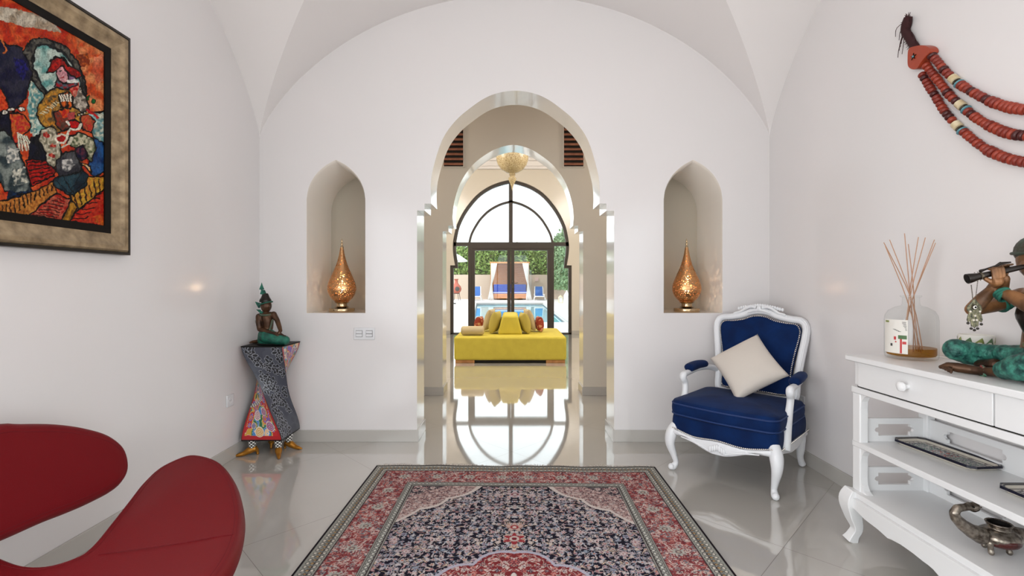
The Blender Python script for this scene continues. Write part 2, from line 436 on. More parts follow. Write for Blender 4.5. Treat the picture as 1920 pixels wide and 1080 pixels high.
def added_window(name, a0, a1, z0, z1, w, f, nb):  # unseen window, added to let more daylight into the room
    e = bpy.data.objects.new(name, None); COL.objects.link(e); e['kind'] = 'structure'
    mb = MB(); t = 0.05
    def bx(u0, u1, v0, v1): mb.prism([(u0, v0), (u1, v0), (u1, v1), (u0, v1)], w-0.03, w+0.03, f)
    bx(a0, a1, z0, z0+t); bx(a0, a1, z1-t, z1); bx(a0, a0+t, z0, z1); bx(a1-t, a1, z0, z1)
    for i in range(1, nb): x = a0+(a1-a0)*i/nb; bx(x-t/2, x+t/2, z0, z1)
    mb.go('added_window_frame', M['frame'], e, smooth=False)
    MB().prism([(a0+t, z0+t), (a1-t, z0+t), (a1-t, z1-t), (a0+t, z1-t)], w-0.004, w+0.004, f).go('added_window_pane', M['glass'], e, smooth=False)
added_window('added_window_2', RW[0], RW[1], RW[2], RW[3], YR-0.15, fxz, 4)
added_window('added_window_3', WR[0], WR[1], WR[2], WR[3], XR+0.15, fyz, 4)
added_window('added_window_4', WR[0], WR[1], WR[2], WR[3], XL-0.15, fyz, 4)

# groin vault, two bays
ZS = 2.405
def prof(t):
    t = min(abs(t), 1.0)
    circ = (math.sqrt(562.0**2-(477*t)**2)-297)/265.0
    ell = math.sqrt(max(0, 1-t*t))
    return (0.72*circ+0.28*ell)*1.135
def vault():
    vs = []; fs = []
    n = 64; xs = [XL+(XR-XL)*(0.5-0.5*math.cos(PI*i/n)) for i in range(n+1)]
    ys = []
    for b in range(2):
        y1 = Y1-b*4.04; ys += [y1-4.04*(0.5-0.5*math.cos(PI*j/n)) for j in range(n+(b == 1))]
    for j, y in enumerate(ys):
        bb = 0 if y > Y1-4.04-1e-6 else 1
        cy = Y1-2.02-bb*4.04
        for x in xs:
            za = prof((x-0.02)/2.02); zb = prof((y-cy)/2.02)
            vs.append((x, y, ZS+max(za, zb)))
    m = n+1
    for j in range(len(ys)-1):
        for i in range(n):
            a, b, c, d = j*m+i, j*m+i+1, (j+1)*m+i+1, (j+1)*m+i
            if (i < n//2) == ((j % n) < n//2): fs += [(a, b, c), (a, c, d)]
            else: fs += [(a, b, d), (b, c, d)]
    mb = MB().add(vs, fs)
    mb.box(XL-.3, XR+.3, YR-.3, Y1+.1, 4.05, 4.2)
    return mb
struct('ceiling', vault(), M['ceil'], angle=12, fix=False)

# middle corridor and second arch wall
struct('wall_corridor', MB().wall([(-3.3, -0.01)]+A2+[(3.3, -0.01), (3.3, 4.5), (-3.3, 4.5)], [], Y2, Y2b, fxz, side=1), [M['wallb'], M['jamb']], angle=30)
struct('ceiling_corridor', MB().box(-3.3, 3.3, Y1b, Y2, 3.55, 3.75), M['ceil'])
struct('wall_corridor_left', MB().box(-3.3, -3.1, Y1b, Y2, 0, 3.7), M['wallb'])
struct('wall_corridor_right', MB().box(3.1, 3.3, Y1b, Y2, 0, 3.7), M['wallb'])
struct('wall_corridor_front', MB().box(-3.3, XL-.3, Y1, Y1b, 0, 4.1).box(XR+.3, 3.3, Y1, Y1b, 0, 4.1), M['wallb'])
# sitting room with the arched garden window
W3 = [(844,627+3),(844,497.5),(853,497.5)]
W3c = [(852,492),(849.5,475),(849,458),(851.7,440),(857,420),(871,393),(893,366),(915.6,350),(937.8,341.2),(958,336.5)]
wl = plane_pts(W3, YW)+[tuple(p) for p in smoothpath(plane_pts(W3c, YW), 4)]
wl[0] = (wl[0][0], -0.01)
cxw = (958-960)/F*YW
WO = wl+[(2*cxw-x, z) for x, z in reversed(wl[:-1])]
struct('wall_garden', MB().wall([(-3.3, -0.01)]+WO+[(3.3, -0.01), (3.3, 4.6), (-3.3, 4.6)], [], YW, YWb, fxz), M['wallb'], angle=30)
struct('wall_sitting_left', MB().box(-3.3, -3.1, Y2b, YW, 0, 4.5), M['wallb'])
struct('wall_sitting_right', MB().box(3.1, 3.3, Y2b, YW, 0, 4.5), M['wallb'])
struct('ceiling_sitting', MB().box(-3.3, 3.3, Y2, YWb, 4.40, 4.6), M['ceil'])
cor = MB()
for (d, z0, z1) in ((0.10, 4.07, 4.13), (0.16, 4.13, 4.24), (0.26, 4.24, 4.30), (0.40, 4.30, 4.40)):
    cor.box(-3.1, 3.1, YW-d, YW, z0, z1); cor.box(-3.1, -3.1+d, Y2b, YW, z0, z1); cor.box(3.1-d, 3.1, Y2b, YW, z0, z1)
struct('trim_1', cor, M['ceil'], smooth=False)

# skirting
BH = 0.093; t = 0.012
jl, jr = A1[0][0], A1[-1][0]
def base(name, *bx):
    mb = MB()
    for b in bx: mb.box(*b)
    struct(name, mb, M['skirt'], smooth=False, bevel=0.002)
base('baseboard_left', (XL, XL+t, YR, Y1, 0, BH)); base('baseboard_right', (XR-t, XR, YR, Y1, 0, BH))
base('baseboard_back_left', (XL+t, jl+t, Y1-t, Y1, 0, BH), (jl, jl+t, Y1, Y1b, 0, BH), (XL-.3, jl+t, Y1b, Y1b+t, 0, BH))
base('baseboard_back_right', (jr-t, XR-t, Y1-t, Y1, 0, BH), (jr-t, jr, Y1, Y1b, 0, BH), (jr-t, XR+.3, Y1b, Y1b+t, 0, BH))
kl, kr = A2[0][0], A2[-1][0]
base('baseboard_corridor_left', (-3.1, kl+t, Y2-t, Y2, 0, BH), (kl, kl+t, Y2, Y2b, 0, BH), (-3.1, kl+t, Y2b, Y2b+t, 0, BH))
base('baseboard_corridor_right', (kr-t, 3.1, Y2-t, Y2, 0, BH), (kr-t, kr, Y2, Y2b, 0, BH), (kr-t, 3.1, Y2b, Y2b+t, 0, BH))
base('baseboard_garden', (-3.1, WO[0][0], YW-t, YW, 0, BH), (WO[-1][0], 3.1, YW-t, YW, 0, BH))

# terracotta grilles high on the corridor wall
for x0, x1, nm in ((-0.762, -0.545, 'left'), (0.58, 0.797, 'right')):
    e = thing('terracotta_vent', 'terracotta louvre vent high on the corridor wall, %s of the inner arch' % nm, 'vent', ((x0+x1)/2, Y2, 2.56), group='louvre vents beside the inner arch')
    w = (x1-x0)/2
    MB().box(-w, w, -0.006, -0.001, 0, 0.5).go('backing', M['darkbronze'], e, smooth=False)
    fr = MB().box(-w-.012, -w, -.02, -.001, -.012, .512).box(w, w+.012, -.02, -.001, -.012, .512).box(-w, w, -.02, -.001, -.012, 0).box(-w, w, -.02, -.001, .5, .512)
    fr.go('vent_frame', M['wallb'], e, smooth=False)
    for i in range(9):
        z = 0.012+i*0.055
        MB().add([(-w, -.03, z), (w, -.03, z), (w, -.006, z+.014), (-w, -.006, z+.014), (-w, -.03, z+.022), (w, -.03, z+.022), (w, -.006, z+.034), (-w, -.006, z+.034)],
                 [(3, 2, 1, 0), (4, 5, 6, 7), (0, 1, 5, 4), (1, 2, 6, 5), (2, 3, 7, 6), (3, 0, 4, 7)]).go('slat', M['terra'], e, smooth=False)

# ------------------------------------------------------------------ garden window
def offset_open(l, cx, t):      # inner contour: move towards the centre axis / down
    out = []
    n = len(l)
    for i, (x, z) in enumerate(l):
        a = l[max(i-1, 0)]; b = l[min(i+1, n-1)]
        dx, dz = b[0]-a[0], b[1]-a[1]; q = math.hypot(dx, dz) or 1
        out.append((x+dz/q*t, z-dx/q*t))
    return out
wn = bpy.data.objects.new('window_1', None); COL.objects.link(wn); wn['kind'] = 'structure'
ft = 0.07; half = []
z_step = wl[1][1]
jx = wl[0][0]; 
arcp = wl[3:]
ain = offset_open(arcp, cxw, ft); ain[-1] = (cxw, ain[-1][1]-0.02); ain[0] = (arcp[0][0]+ft+0.01, z_step-ft)
Lo = [(jx, 0.0), (jx, z_step), (arcp[0][0], z_step)]+arcp
Li = [(jx+ft, 0.0), (jx+ft, z_step-ft), (ain[0][0], z_step-ft)]+ain[1:]
mb = MB()
half_loop = Lo+list(reversed(Li))
yw0, yw1 = YW+0.06, YW+0.16
mb.prism(half_loop, yw0, yw1, fxz)
mb.prism([(2*cxw-x, z) for x, z in half_loop], yw0, yw1, fxz)
mb.box(jx, 2*cxw-jx, yw0, yw1, 0, 0.03)
mb.go('arch_frame', M['frame'], wn, smooth=False)
def zz(py, d=YW+.1): return HC-(py-HY)/F*d
def xx(px, d=YW+.1): return (px-960)/F*d
MB().box(xx(878), xx(1039), yw0-.01, yw1, zz(466), zz(454.4)).box(xx(851), xx(878), yw0, yw1, zz(461.5), zz(454.4)).box(xx(1039), xx(1066), yw0, yw1, zz(461.5), zz(454.4)).go('transom', M['frame'], wn, smooth=False)
MB().box(xx(954), xx(961.5), yw0, yw1, zz(454.4), zz(341)).go('mullion', M['frame'], wn, smooth=False)
ic = [tuple(p) for p in smoothpath(plane_pts([(878,456),(882,440),(890,424),(901,408),(917,393),(937,382),(958,376)], YW+.1), 5)]
ii = offset_open(ic, cxw, 0.05); ii[-1] = (cxw, ic[-1][1]-.05)
hl = ic+list(reversed(ii)); mb = MB().prism(hl, yw0, yw1, fxz); mb.prism([(2*cxw-x, z) for x, z in hl], yw0, yw1, fxz); mb.go('inner_arch', M['frame'], wn, smooth=False)
MB().box(xx(878), xx(884), yw0, yw1, 0.03, zz(460)).go('post', M['frame'], wn, smooth=False)
MB().box(xx(1032.5), xx(1038.5), yw0, yw1, 0.03, zz(460)).go('post', M['frame'], wn, smooth=False)
gl = Li+[(2*cxw-x, z) for x, z in reversed(Li[:-1])]
up = [(x, z) for x, z in gl if z > zz(455)]; up = [(up[0][0], zz(454.4))]+up+[(up[-1][0], zz(454.4))]
MB().prism(up, YW+.108, YW+.112, fxz).go('upper_pane', M['glass'], wn, smooth=False)
lowl = [(x, z) for x, z in Li if z < zz(461)]
ll = lowl+[(lowl[-1][0], zz(461.5)), (xx(878), zz(461.5)), (xx(878), 0.03)]; ll[0] = (ll[0][0], .03)
MB().prism(ll, YW+.108, YW+.112, fxz).go('side_pane', M['glass'], wn, smooth=False)
MB().prism([(2*cxw-x, z) for x, z in ll], YW+.108, YW+.112, fxz).go('side_pane', M['glass'], wn, smooth=False)
for k, (a, b) in enumerate(((884, 957.6), (958, 1032.5))):
    e = bpy.data.objects.new('door_%d' % (k+1), None); COL.objects.link(e); e['kind'] = 'structure'
    x0, x1, z0, z1 = xx(a), xx(b), 0.03, zz(466); tt = 0.085
    m_ = MB().box(x0, x0+tt, yw0+.01, yw1-.01, z0, z1).box(x1-tt, x1, yw0+.01, yw1-.01, z0, z1).box(x0+tt, x1-tt, yw0+.01, yw1-.01, z1-.05, z1).box(x0+tt, x1-tt, yw0+.01, yw1-.01, z0, z0+.1)
    m_.go('door_frame', M['frame'], e, smooth=False)
    MB().box(x0+tt, x1-tt, YW+.108, YW+.112, z0+.1, z1-.05).go('door_pane', M['glass'], e, smooth=False)
    if k == 1:
        hx = x0+0.045; mb = MB().box(hx-.012, hx+.012, yw0-.012, yw0+.01, zz(540), zz(526))
        stube(mb, [(hx, yw0-.01, zz(531)), (hx, yw0-.05, zz(531)), (hx+.06, yw0-.055, zz(531)), (hx+.13, yw0-.05, zz(530))], [.01, .01, .009, .008])
        mb.go('door_handle', M['chrome'], e)

# ------------------------------------------------------------------ switches
def plate(name, label, cat, build, loc, rz): 
    e = thing(name, label, cat, loc, rz); build(e); return e
def sw(e):
    MB().box(-.083, .083, -.008, 0, -.048, .048).go('cover_plate', M['plastic'], e, bevel=.003)
    for cx in (-.04, .04):
        MB().box(cx-.026, cx+.026, -.010, -.008, -.026, .026).go('gap', M['greyp'], e, smooth=False)
        for z in (-.0125, .0125): MB().box(cx-.024, cx+.024, -.016, -.009, z-.0105, z+.0105).go('rocker', M['plastic'], e, bevel=.002)
p = P(683.5, 625.5, Y1); plate('light_switch', 'white double light switch plate on the back wall under the left niche', 'light switch', sw, (p.x, Y1-.0005, p.z), 0)
def outlet(e):
    MB().box(-.042, .042, -.009, 0, -.042, .042).go('cover_plate', M['plastic'], e, bevel=.004)
    MB().lathe([(.024, 0), (.024, .002), (.021, .002), (.020, .0006), (0, .0006)], n=24, M=Matrix.Translation((0, -.009, 0))@Matrix.Rotation(PI/2, 4, 'X')).go('socket', M['plastic'], e)
    for x in (-.009, .009): MB().sphere((x, -.009, 0), .0024, 8).go('hole', M['black'], e)
p = PX(430, 751, XL); plate('wall_outlet', 'white square power outlet low on the left wall by the painted pedestal', 'power outlet', outlet, (XL+.0005, p.y, p.z), PI/2)
p = PX(1503, 752, XR)
e = plate('wall_outlet', 'white power outlet on the right wall just behind the blue armchair', 'power outlet', outlet, (XR-.0005, p.y, p.z), -PI/2)

# ------------------------------------------------------------------ niche lamps
def lamp(loc, label, rot=0):
    e = thing('pierced_lamp', label, 'lamp', loc, rot, group='teardrop lamps in the wall niches')
    s = .001545
    Z = lambda zy: (872-zy)*s
    MB().lathe([(.100, 0), (.102, .003), (.102, .026), (.100, .03), (.03, .032)], n=48).go('base', M['brass'], e)
    MB().lathe([(.03, .032), (.05, .036), (.058, .040), (.042, .047), (.040, .058), (.042, .070), (.058, .078), (.06, .082), (.03, .084)], n=40).go('neck', M['brass'], e)
    pr = [(p[1]*s*1.0, Z(p[0])) for p in smoothpath([(818, 34), (808, 46), (795, 57), (775, 68), (750, 73.5), (722, 70), (690, 58), (660, 45), (630, 32.5), (600, 23), (575, 16.5), (550, 11.5), (530, 8.5)], 4)]
    MB().lathe(pr, n=48, close=False).go('shade', M['lampshade'], e, angle=180)
    MB().lathe([(.013, Z(532)), (.012, Z(524)), (.006, Z(520)), (.009, Z(512)), (.009, Z(508)), (.004, Z(503)), (.007, Z(496)), (.004, Z(490)), (.001, Z(482))], n=20).go('finial', M['brass'], e)
    MB().sphere((0, 0, .17), .016, 16).go('bulb', M['bulb'], e)
    return e
M['bulb'] = mat('lit_bulb', (1, .9, .7, 1), emis=((1, .70, .40, 1), 9.0))
la = lamp(P(641, 585, 3.93)*1, 'pierced gold teardrop lamp glowing in the left wall niche')
la.location = (P(641, 0, 3.93).x, 3.93, 1.0185)
lb = lamp((P(1287.5, 0, 3.93).x, 3.93, 1.0185), 'pierced gold teardrop lamp glowing in the right niche above the armchair', 0.9)

# ------------------------------------------------------------------ painting
def poly_mask(X, Y, pts):
    m = np.zeros(X.shape, bool); n = len(pts)
    for i in range(n):
        x1, y1 = pts[i]; x2, y2 = pts[(i+1) % n]
        if y1 == y2: continue
        c = ((y1 > Y) != (y2 > Y)) & (X < (x2-x1)*(Y-y1)/(y2-y1)+x1); m ^= c
    return m
def stroke_mask(X, Y, pts, w):
    m = np.zeros(X.shape, bool)
    for (x1, y1), (x2, y2) in zip(pts[:-1], pts[1:]):
        dx, dy = x2-x1, y2-y1; l2 = dx*dx+dy*dy+1e-9
        t = np.clip(((X-x1)*dx+(Y-y1)*dy)/l2, 0, 1); m |= (X-x1-t*dx)**2+(Y-y1-t*dy)**2 < w*w
    return m
def vnoise(X, Y, s, seed):
    r = np.random.default_rng(seed).random((256, 256)); x = X/s; y = Y/s
    xi = np.floor(x).astype(int); yi = np.floor(y).astype(int); fx = x-xi; fy = y-yi; fx = fx*fx*(3-2*fx); fy = fy*fy*(3-2*fy)
    g = lambda a, b: r[a % 256, b % 256]
    return (g(xi, yi)*(1-fx)+g(xi+1, yi)*fx)*(1-fy)+(g(xi, yi+1)*(1-fx)+g(xi+1, yi+1)*fx)*fy
def painting():
    xp = XL+0.035
    c1 = PX(207, 420, XL+.03)          # inner right-bottom corner of the canvas
    yR = 2.385; yLft = 1.30; z0 = 1.545; z1 = 2.40
    return xp, yLft, yR, z0, z1
# frame outer corners on plane x=XL+.05
fx = XL+.055
oTR = PX(243.5, 75, fx); oBR = PX(242.5, 474, fx)
yO = (oTR.y+oBR.y)/2; zT, zB = oTR.z, oBR.z
yN = 1.22
e = thing('framed_painting', 'large figurative oil painting in a broad aged silver frame on the left wall', 'painting', (XL, (yO+yN)/2, zB))
iR = PX(216, 100, fx).y; iB = PX(216, 446, fx).z; iT = PX(212, 88, fx).z
bw = yO-iR
prof_f = [(0, .001), (0, .045), (.012, .058), (.03, .056), (bw*.55, .046), (bw*.9, .036), (bw, .036), (bw, .001)]
def ring(y0, y1, z0, z1, prof, m, name):
    mb = MB(); vs = []; fs = []
    for (o, h) in prof: vs += [(XL+h, y0+o, z0+o), (XL+h, y1-o, z0+o), (XL+h, y1-o, z1-o), (XL+h, y0+o, z1-o)]
    k = len(prof)
    for j in range(k):
        j2 = (j+1) % k
        for i in range(4): fs.append((j*4+i, j*4+(i+1) % 4, j2*4+(i+1) % 4, j2*4+i))
    return mb.add(vs, fs).go(name, m, e, world=True, smooth=False)
ring(yN, yO, zB, zT, prof_f, M['pic_frame'], 'frame')
ring(yN-.012, yO+.012, zB-.012, zT+.012, [(0, .001), (0, .05), (.013, .052), (.013, .001)], M['darkbronze'], 'frame_edge')
ring(yN+bw, yO-bw, zB+bw, zT-bw, [(0, .001), (0, .034), (.035, .034), (.035, .001)], M['black'], 'liner')
cy0, cy1, cz0, cz1 = yN+bw+.03, yO-bw-.03, zB+bw+.03, zT-bw-.03
ny, nx = 460, 420
ys = np.linspace(cy0, cy1, nx); zs = np.linspace(cz0, cz1, ny); YY, ZZ = np.meshgrid(ys, zs)
G = np.stack([np.full_like(YY, XL+.028), YY, ZZ], -1)
pxx = 960+(XL+.028)*F/YY; pyy = HY-(ZZ-HC)*F/YY
U = pxx*2.843; V = (pyy-60)*2.843
col = np.zeros(U.shape+(3,))
U = U+(vnoise(U, V, 14, 51)-.5)*9+(vnoise(U, V, 45, 53)-.5)*12; V = V+(vnoise(U, V, 14, 52)-.5)*9+(vnoise(U, V, 45, 54)-.5)*12
n1 = vnoise(U, V, 34, 1); n2 = vnoise(U, V, 11, 2); n3 = vnoise(U*0.5, V, 22, 3)
def fill(m, a, b=None, nz=n1, k=1.0):
    a = L3(*a)
    if b is None: col[m] = a
    else:
        b = L3(*b); f = np.clip((nz-.5)*2.2*k+.5, 0, 1)[..., None]; q = a*(1-f)+b*f; col[m] = q[m]
def pl(pts, a, b=None, nz=n1, out=None, w=4.0, k=1.0):
    fill(poly_mask(U, V, pts), a, b, nz, k)
    if out is not None: fill(stroke_mask(U, V, list(pts)+[pts[0]], max(w, 4.2)), out)
def st(pts, w, c, c2=None): fill(stroke_mask(U, V, pts, w), c, c2, n2)
bk = (22, 18, 20)
fill(np.ones(U.shape, bool), (188, 62, 28), (214, 110, 60))
pl([(-400,-300),(0,-140),(170,-100),(310,-30),(330,0),(150,-25),(0,-55),(-400,-90)], (206,196,180), (176,160,140))
pl([(400,-10),(560,90),(560,420),(470,430),(440,250),(420,100)], (206,96,44), (226,158,110), n3)
pl([(500,140),(560,110),(560,260),(520,280),(490,210)], (226,150,116), (206,96,60))
pl([(400,120),(470,110),(480,170),(420,190)], (150,70,30), (196,110,40), n2)
# pale ground behind the figures and the arch
pl([(150,140),(190,60),(260,55),(360,100),(430,200),(460,320),(300,420),(230,560),(180,560),(150,420)], (204,214,204), (120,170,164))
pl([(160,240),(190,250),(240,330),(190,390),(200,540),(160,540)], (214,214,196), (110,160,160), n2)
pl([(120,110),(130,80),(180,35),(260,35),(340,75),(420,160),(455,260),(462,330),(440,335),(425,250),(390,170),(320,95),(250,62),(195,70),(170,130),(175,190),(230,300),(260,330),(240,340),(170,260),(140,180)], (120,116,106), (60,60,62), n2, bk, 3)
st([(178,120),(182,190),(215,270),(262,328)], 5, (40,44,50))
st([(195,75),(250,66),(330,110),(395,190),(430,270)], 4, (50,56,60))
# left blue figure
pl([(-420,60),(-60,20),(0,40),(30,60),(100,80),(150,150),(168,220),(150,300),(120,370),(90,410),(40,420),(0,380),(-420,420)], (28,26,66), (66,66,84), n1, bk, 4)
pl([(70,130),(130,150),(150,200),(120,260),(80,200)], (50,44,130), (30,30,80), n2)
st([(8,35),(35,95),(20,110)], 4, (210,130,70))
pl([(-420,300),(0,290),(30,330),(50,400),(70,420),(0,440),(-420,450)], (196,70,34), (226,110,60), n2, bk)
pl([(0,430),(50,420),(60,600),(-420,620),(-420,440)], (34,34,60), (20,18,36))
for cx, cy in ((30, 432), (62, 418), (118, 412)):
    st([(cx-10, cy), (cx+10, cy)], 13, bk); st([(cx-7, cy), (cx+7, cy)], 8, (232,226,214)); st([(cx, cy-2), (cx+2, cy+2)], 3, (150,140,120))
pl([(50,440),(90,430),(130,440),(160,490),(165,520),(130,545),(90,590),(70,580),(55,520)], (206,120,60), (196,60,60), n2, bk, 3)
for i in range(5): st([(95+i*12,545+i*3),(110+i*17,640-i*6)], 4.5, (226,222,204)); st([(102+i*12,548+i*3),(120+i*16,636-i*6)], 1.8, (60,56,40))
pl([(-420,560),(20,520),(60,560),(110,640),(150,760),(170,850),(80,860),(30,850),(0,800),(-420,900)], (150,156,150), (70,84,88), n1, bk, 3, 1.6)
pl([(30,610),(100,620),(110,680),(40,700)], (214,210,200), (130,136,136), n2)
pl([(60,730),(140,720),(150,800),(80,820)], (214,210,196), (100,110,110), n2)
pl([(40,850),(170,850),(172,880),(120,880),(30,900)], (30,70,110), (20,40,60), n2)
pl([(25,905),(90,865),(160,865),(162,895),(90,915),(30,925)], (24,52,120), (50,90,150), n2, bk)
# black mid-ground and red steps
pl([(165,560),(240,540),(300,640),(320,700),(250,700),(190,690),(150,680)], (20,20,34), (30,36,60))
pl([(140,680),(250,685),(300,740),(280,770),(170,820),(150,740)], (196,44,30), (150,30,24), n2, bk)
for i in range(6): st([(150+i*6,700+i*20),(245+i*8,690+i*16)], 3, bk)
# piano-like row
pl([(0,900),(170,860),(290,790),(300,860),(150,975),(0,970),(-420,1000),(-420,900)], (176,116,56), (206,150,80), n2, bk)
for i in range(13): st([(10+i*22,925-i*9),(14+i*22,1000-i*13)], 4, (46,28,20))
pl([(150,975),(300,865),(390,890),(330,1005)], (200,120,96), (176,50,40), n2, bk)
for i in range(7): st([(170+i*22,972-i*14),(300+i*8,985-i*14)], 3, (96,30,30))
pl([(320,1005),(380,895),(420,930),(370,1012)], (196,150,60), (150,110,40), n2, bk)
pl([(370,860),(470,770),(560,765),(560,830),(420,950),(390,900)], (196,140,64), (206,170,70), n2, bk)
for i in range(6): st([(400+i*26,870-i*18),(415+i*24,940-i*20)], 4.5, (70,40,24))
pl([(370,1012),(420,950),(560,830),(560,1040)], (190,44,34), (206,80,50), n2, bk)
for i in range(6): st([(385+i*26,1000-i*28),(470+i*15,985-i*26)], 3, (60,20,20))
pl([(470,1005),(560,960),(560,1040)], (210,120,50), (190,70,40), n2)
# right figure: blue seat, coat, trousers
pl([(505,560),(560,520),(560,740),(500,770),(470,730)], (30,70,120), (60,110,160), n1, bk)
pl([(470,440),(560,420),(560,600),(500,560)], (120,160,160), (206,206,190), n2, bk)
pl([(200,395),(240,330),(300,295),(360,310),(440,290),(480,420),(470,500),(380,520),(300,540),(230,500),(195,440)], (150,120,70), (206,160,70), n2, bk, 4)
pl([(240,360),(300,320),(310,390),(280,430),(300,500),(270,520),(235,470)], (206,150,60), (100,90,70), n2)
for i in range(8): st([(215+i*12,430-i*9),(235+i*12,440-i*9)], 3, (220,210,180))
pl([(390,300),(430,290),(470,390),(450,430),(390,400)], (214,204,190), (120,110,100), n2, bk)
pl([(370,280),(420,270),(420,300),(400,350),(380,330)], (190,40,36), (220,150,130), n2)
pl([(310,330),(370,320),(390,370),(380,410),(330,400)], (220,120,40), (40,30,30), n2, bk)
for i in range(5): st([(318+i*14,335),(326+i*14,368)], 4, (236,230,214)); st([(325+i*14,333),(333+i*14,366)], 1.8, bk)
pl([(280,430),(340,410),(400,440),(400,500),(340,530),(300,500)], (110,80,66), (160,70,50), n2, bk)
pl([(320,420),(370,410),(380,450),(330,460)], (196,50,36), (220,110,40), n2)
pl([(360,430),(400,425),(400,480),(370,470)], (220,120,110), (190,90,90))
pl([(360,480),(400,465),(428,480),(420,505),(380,515)], (206,34,30), None, n1, bk)
st([(358,482),(364,494)], 8, (236,232,220))
pl([(430,440),(480,440),(510,480),(490,530),(440,520)], (196,110,70), (206,70,60), n2, bk)
st([(415,440),(470,415)], 7, bk); 
for i in range(4): st([(420+i*14,440-i*6),(424+i*14,440-i*6)], 3, (226,220,200))
st([(460,415),(525,455)], 6, (196,40,40)); st([(480,440),(555,500)], 4, (170,200,200))
for cx, cy in ((468, 352), (500, 372)): st([(cx, cy), (cx+2, cy+2)], 12, bk); st([(cx, cy), (cx+2, cy+2)], 8, (30,120,60))
pl([(215,530),(260,500),(300,520),(310,570),(330,640),(300,720),(255,710),(240,640),(212,580)], (214,206,186), (150,144,124), n2, bk, 3)
for q in ((245,550),(285,605),(275,655),(455,560),(480,615),(420,560)): st([(q[0]-8,q[1]),(q[0]+9,q[1]+6)], 8, (170,50,44)); st([(q[0],q[1]-9),(q[0]+4,q[1]+9)], 3.5, (206,110,90))
pl([(370,560),(420,530),(500,570),(512,620),(490,690),(440,650),(360,600)], (206,200,176), (110,120,90), n2, bk, 3)
pl([(298,560),(330,545),(365,560),(340,600),(305,590)], (206,36,34), (170,24,30), n1, (230,224,206), 5)
st([(365,555),(375,520),(420,510),(430,490)], 6, (226,222,206)); st([(330,620),(370,600),(385,560)], 4, (214,208,190))
pl([(400,620),(440,600),(470,660),(440,690),(400,660)], (30,34,70), (120,60,80), n2, bk)
pl([(425,695),(485,715),(488,745),(440,715)], (226,160,50), (236,220,190), n2, bk)
pl([(300,680),(330,650),(400,640),(430,700),(440,760),(400,790),(320,780),(295,730)], (110,110,112), (66,66,74), n1, bk)
pl([(330,680),(380,670),(400,710),(360,740),(330,730)], (216,212,206), (130,130,130), n2)
pl([(290,780),(340,770),(440,740),(468,760),(460,820),(400,876),(340,850),(285,820)], (24,50,66), (60,90,100), n1, bk)
for q in ([(300,790),(380,860),(455,800)], [(340,775),(400,870)], [(440,745),(380,830)]): st(q, 2.5, (14,20,30))
# head with the red hat
pl([(300,190),(340,180),(375,210),(372,255),(340,272),(315,262),(305,230)], (206,150,160), (226,180,180), n2, bk)
pl([(355,200),(385,190),(405,250),(375,270)], (110,84,110), (150,120,150), n2, bk)
st([(318,212),(328,210)], 2.5, bk); st([(342,208),(352,206)], 2.5, bk); st([(333,215),(336,232)], 1.6, (150,90,110)); st([(328,246),(345,243)], 3.5, (190,50,60))
pl([(248,212),(275,160),(285,135),(330,133),(352,170),(430,215),(438,235),(400,248),(360,215),(330,185),(290,212)], (200,50,34), (150,30,26), n2, bk, 3)
st([(270,150),(300,130),(340,140),(360,180)], 6, bk); 
pl([(290,290),(310,250),(340,275),(400,265),(410,285),(340,310)], (176,40,50), (90,120,130), n2, bk)
st([(365,258),(405,262)], 8, (230,226,220))
me = fastgrid(G); setcol(me, np.clip(col**1.35*(0.78+.5*(vnoise(U, V, 5, 60)-.5)+.5*(vnoise(U*2.5, V, 16, 61)-.5))[..., None], 0, 1).reshape(-1, 3)); link('canvas', me, vmat('oil_paint', 0.4, spec=.15, bump=0.4, bscale=90), e, world=True, angle=180)

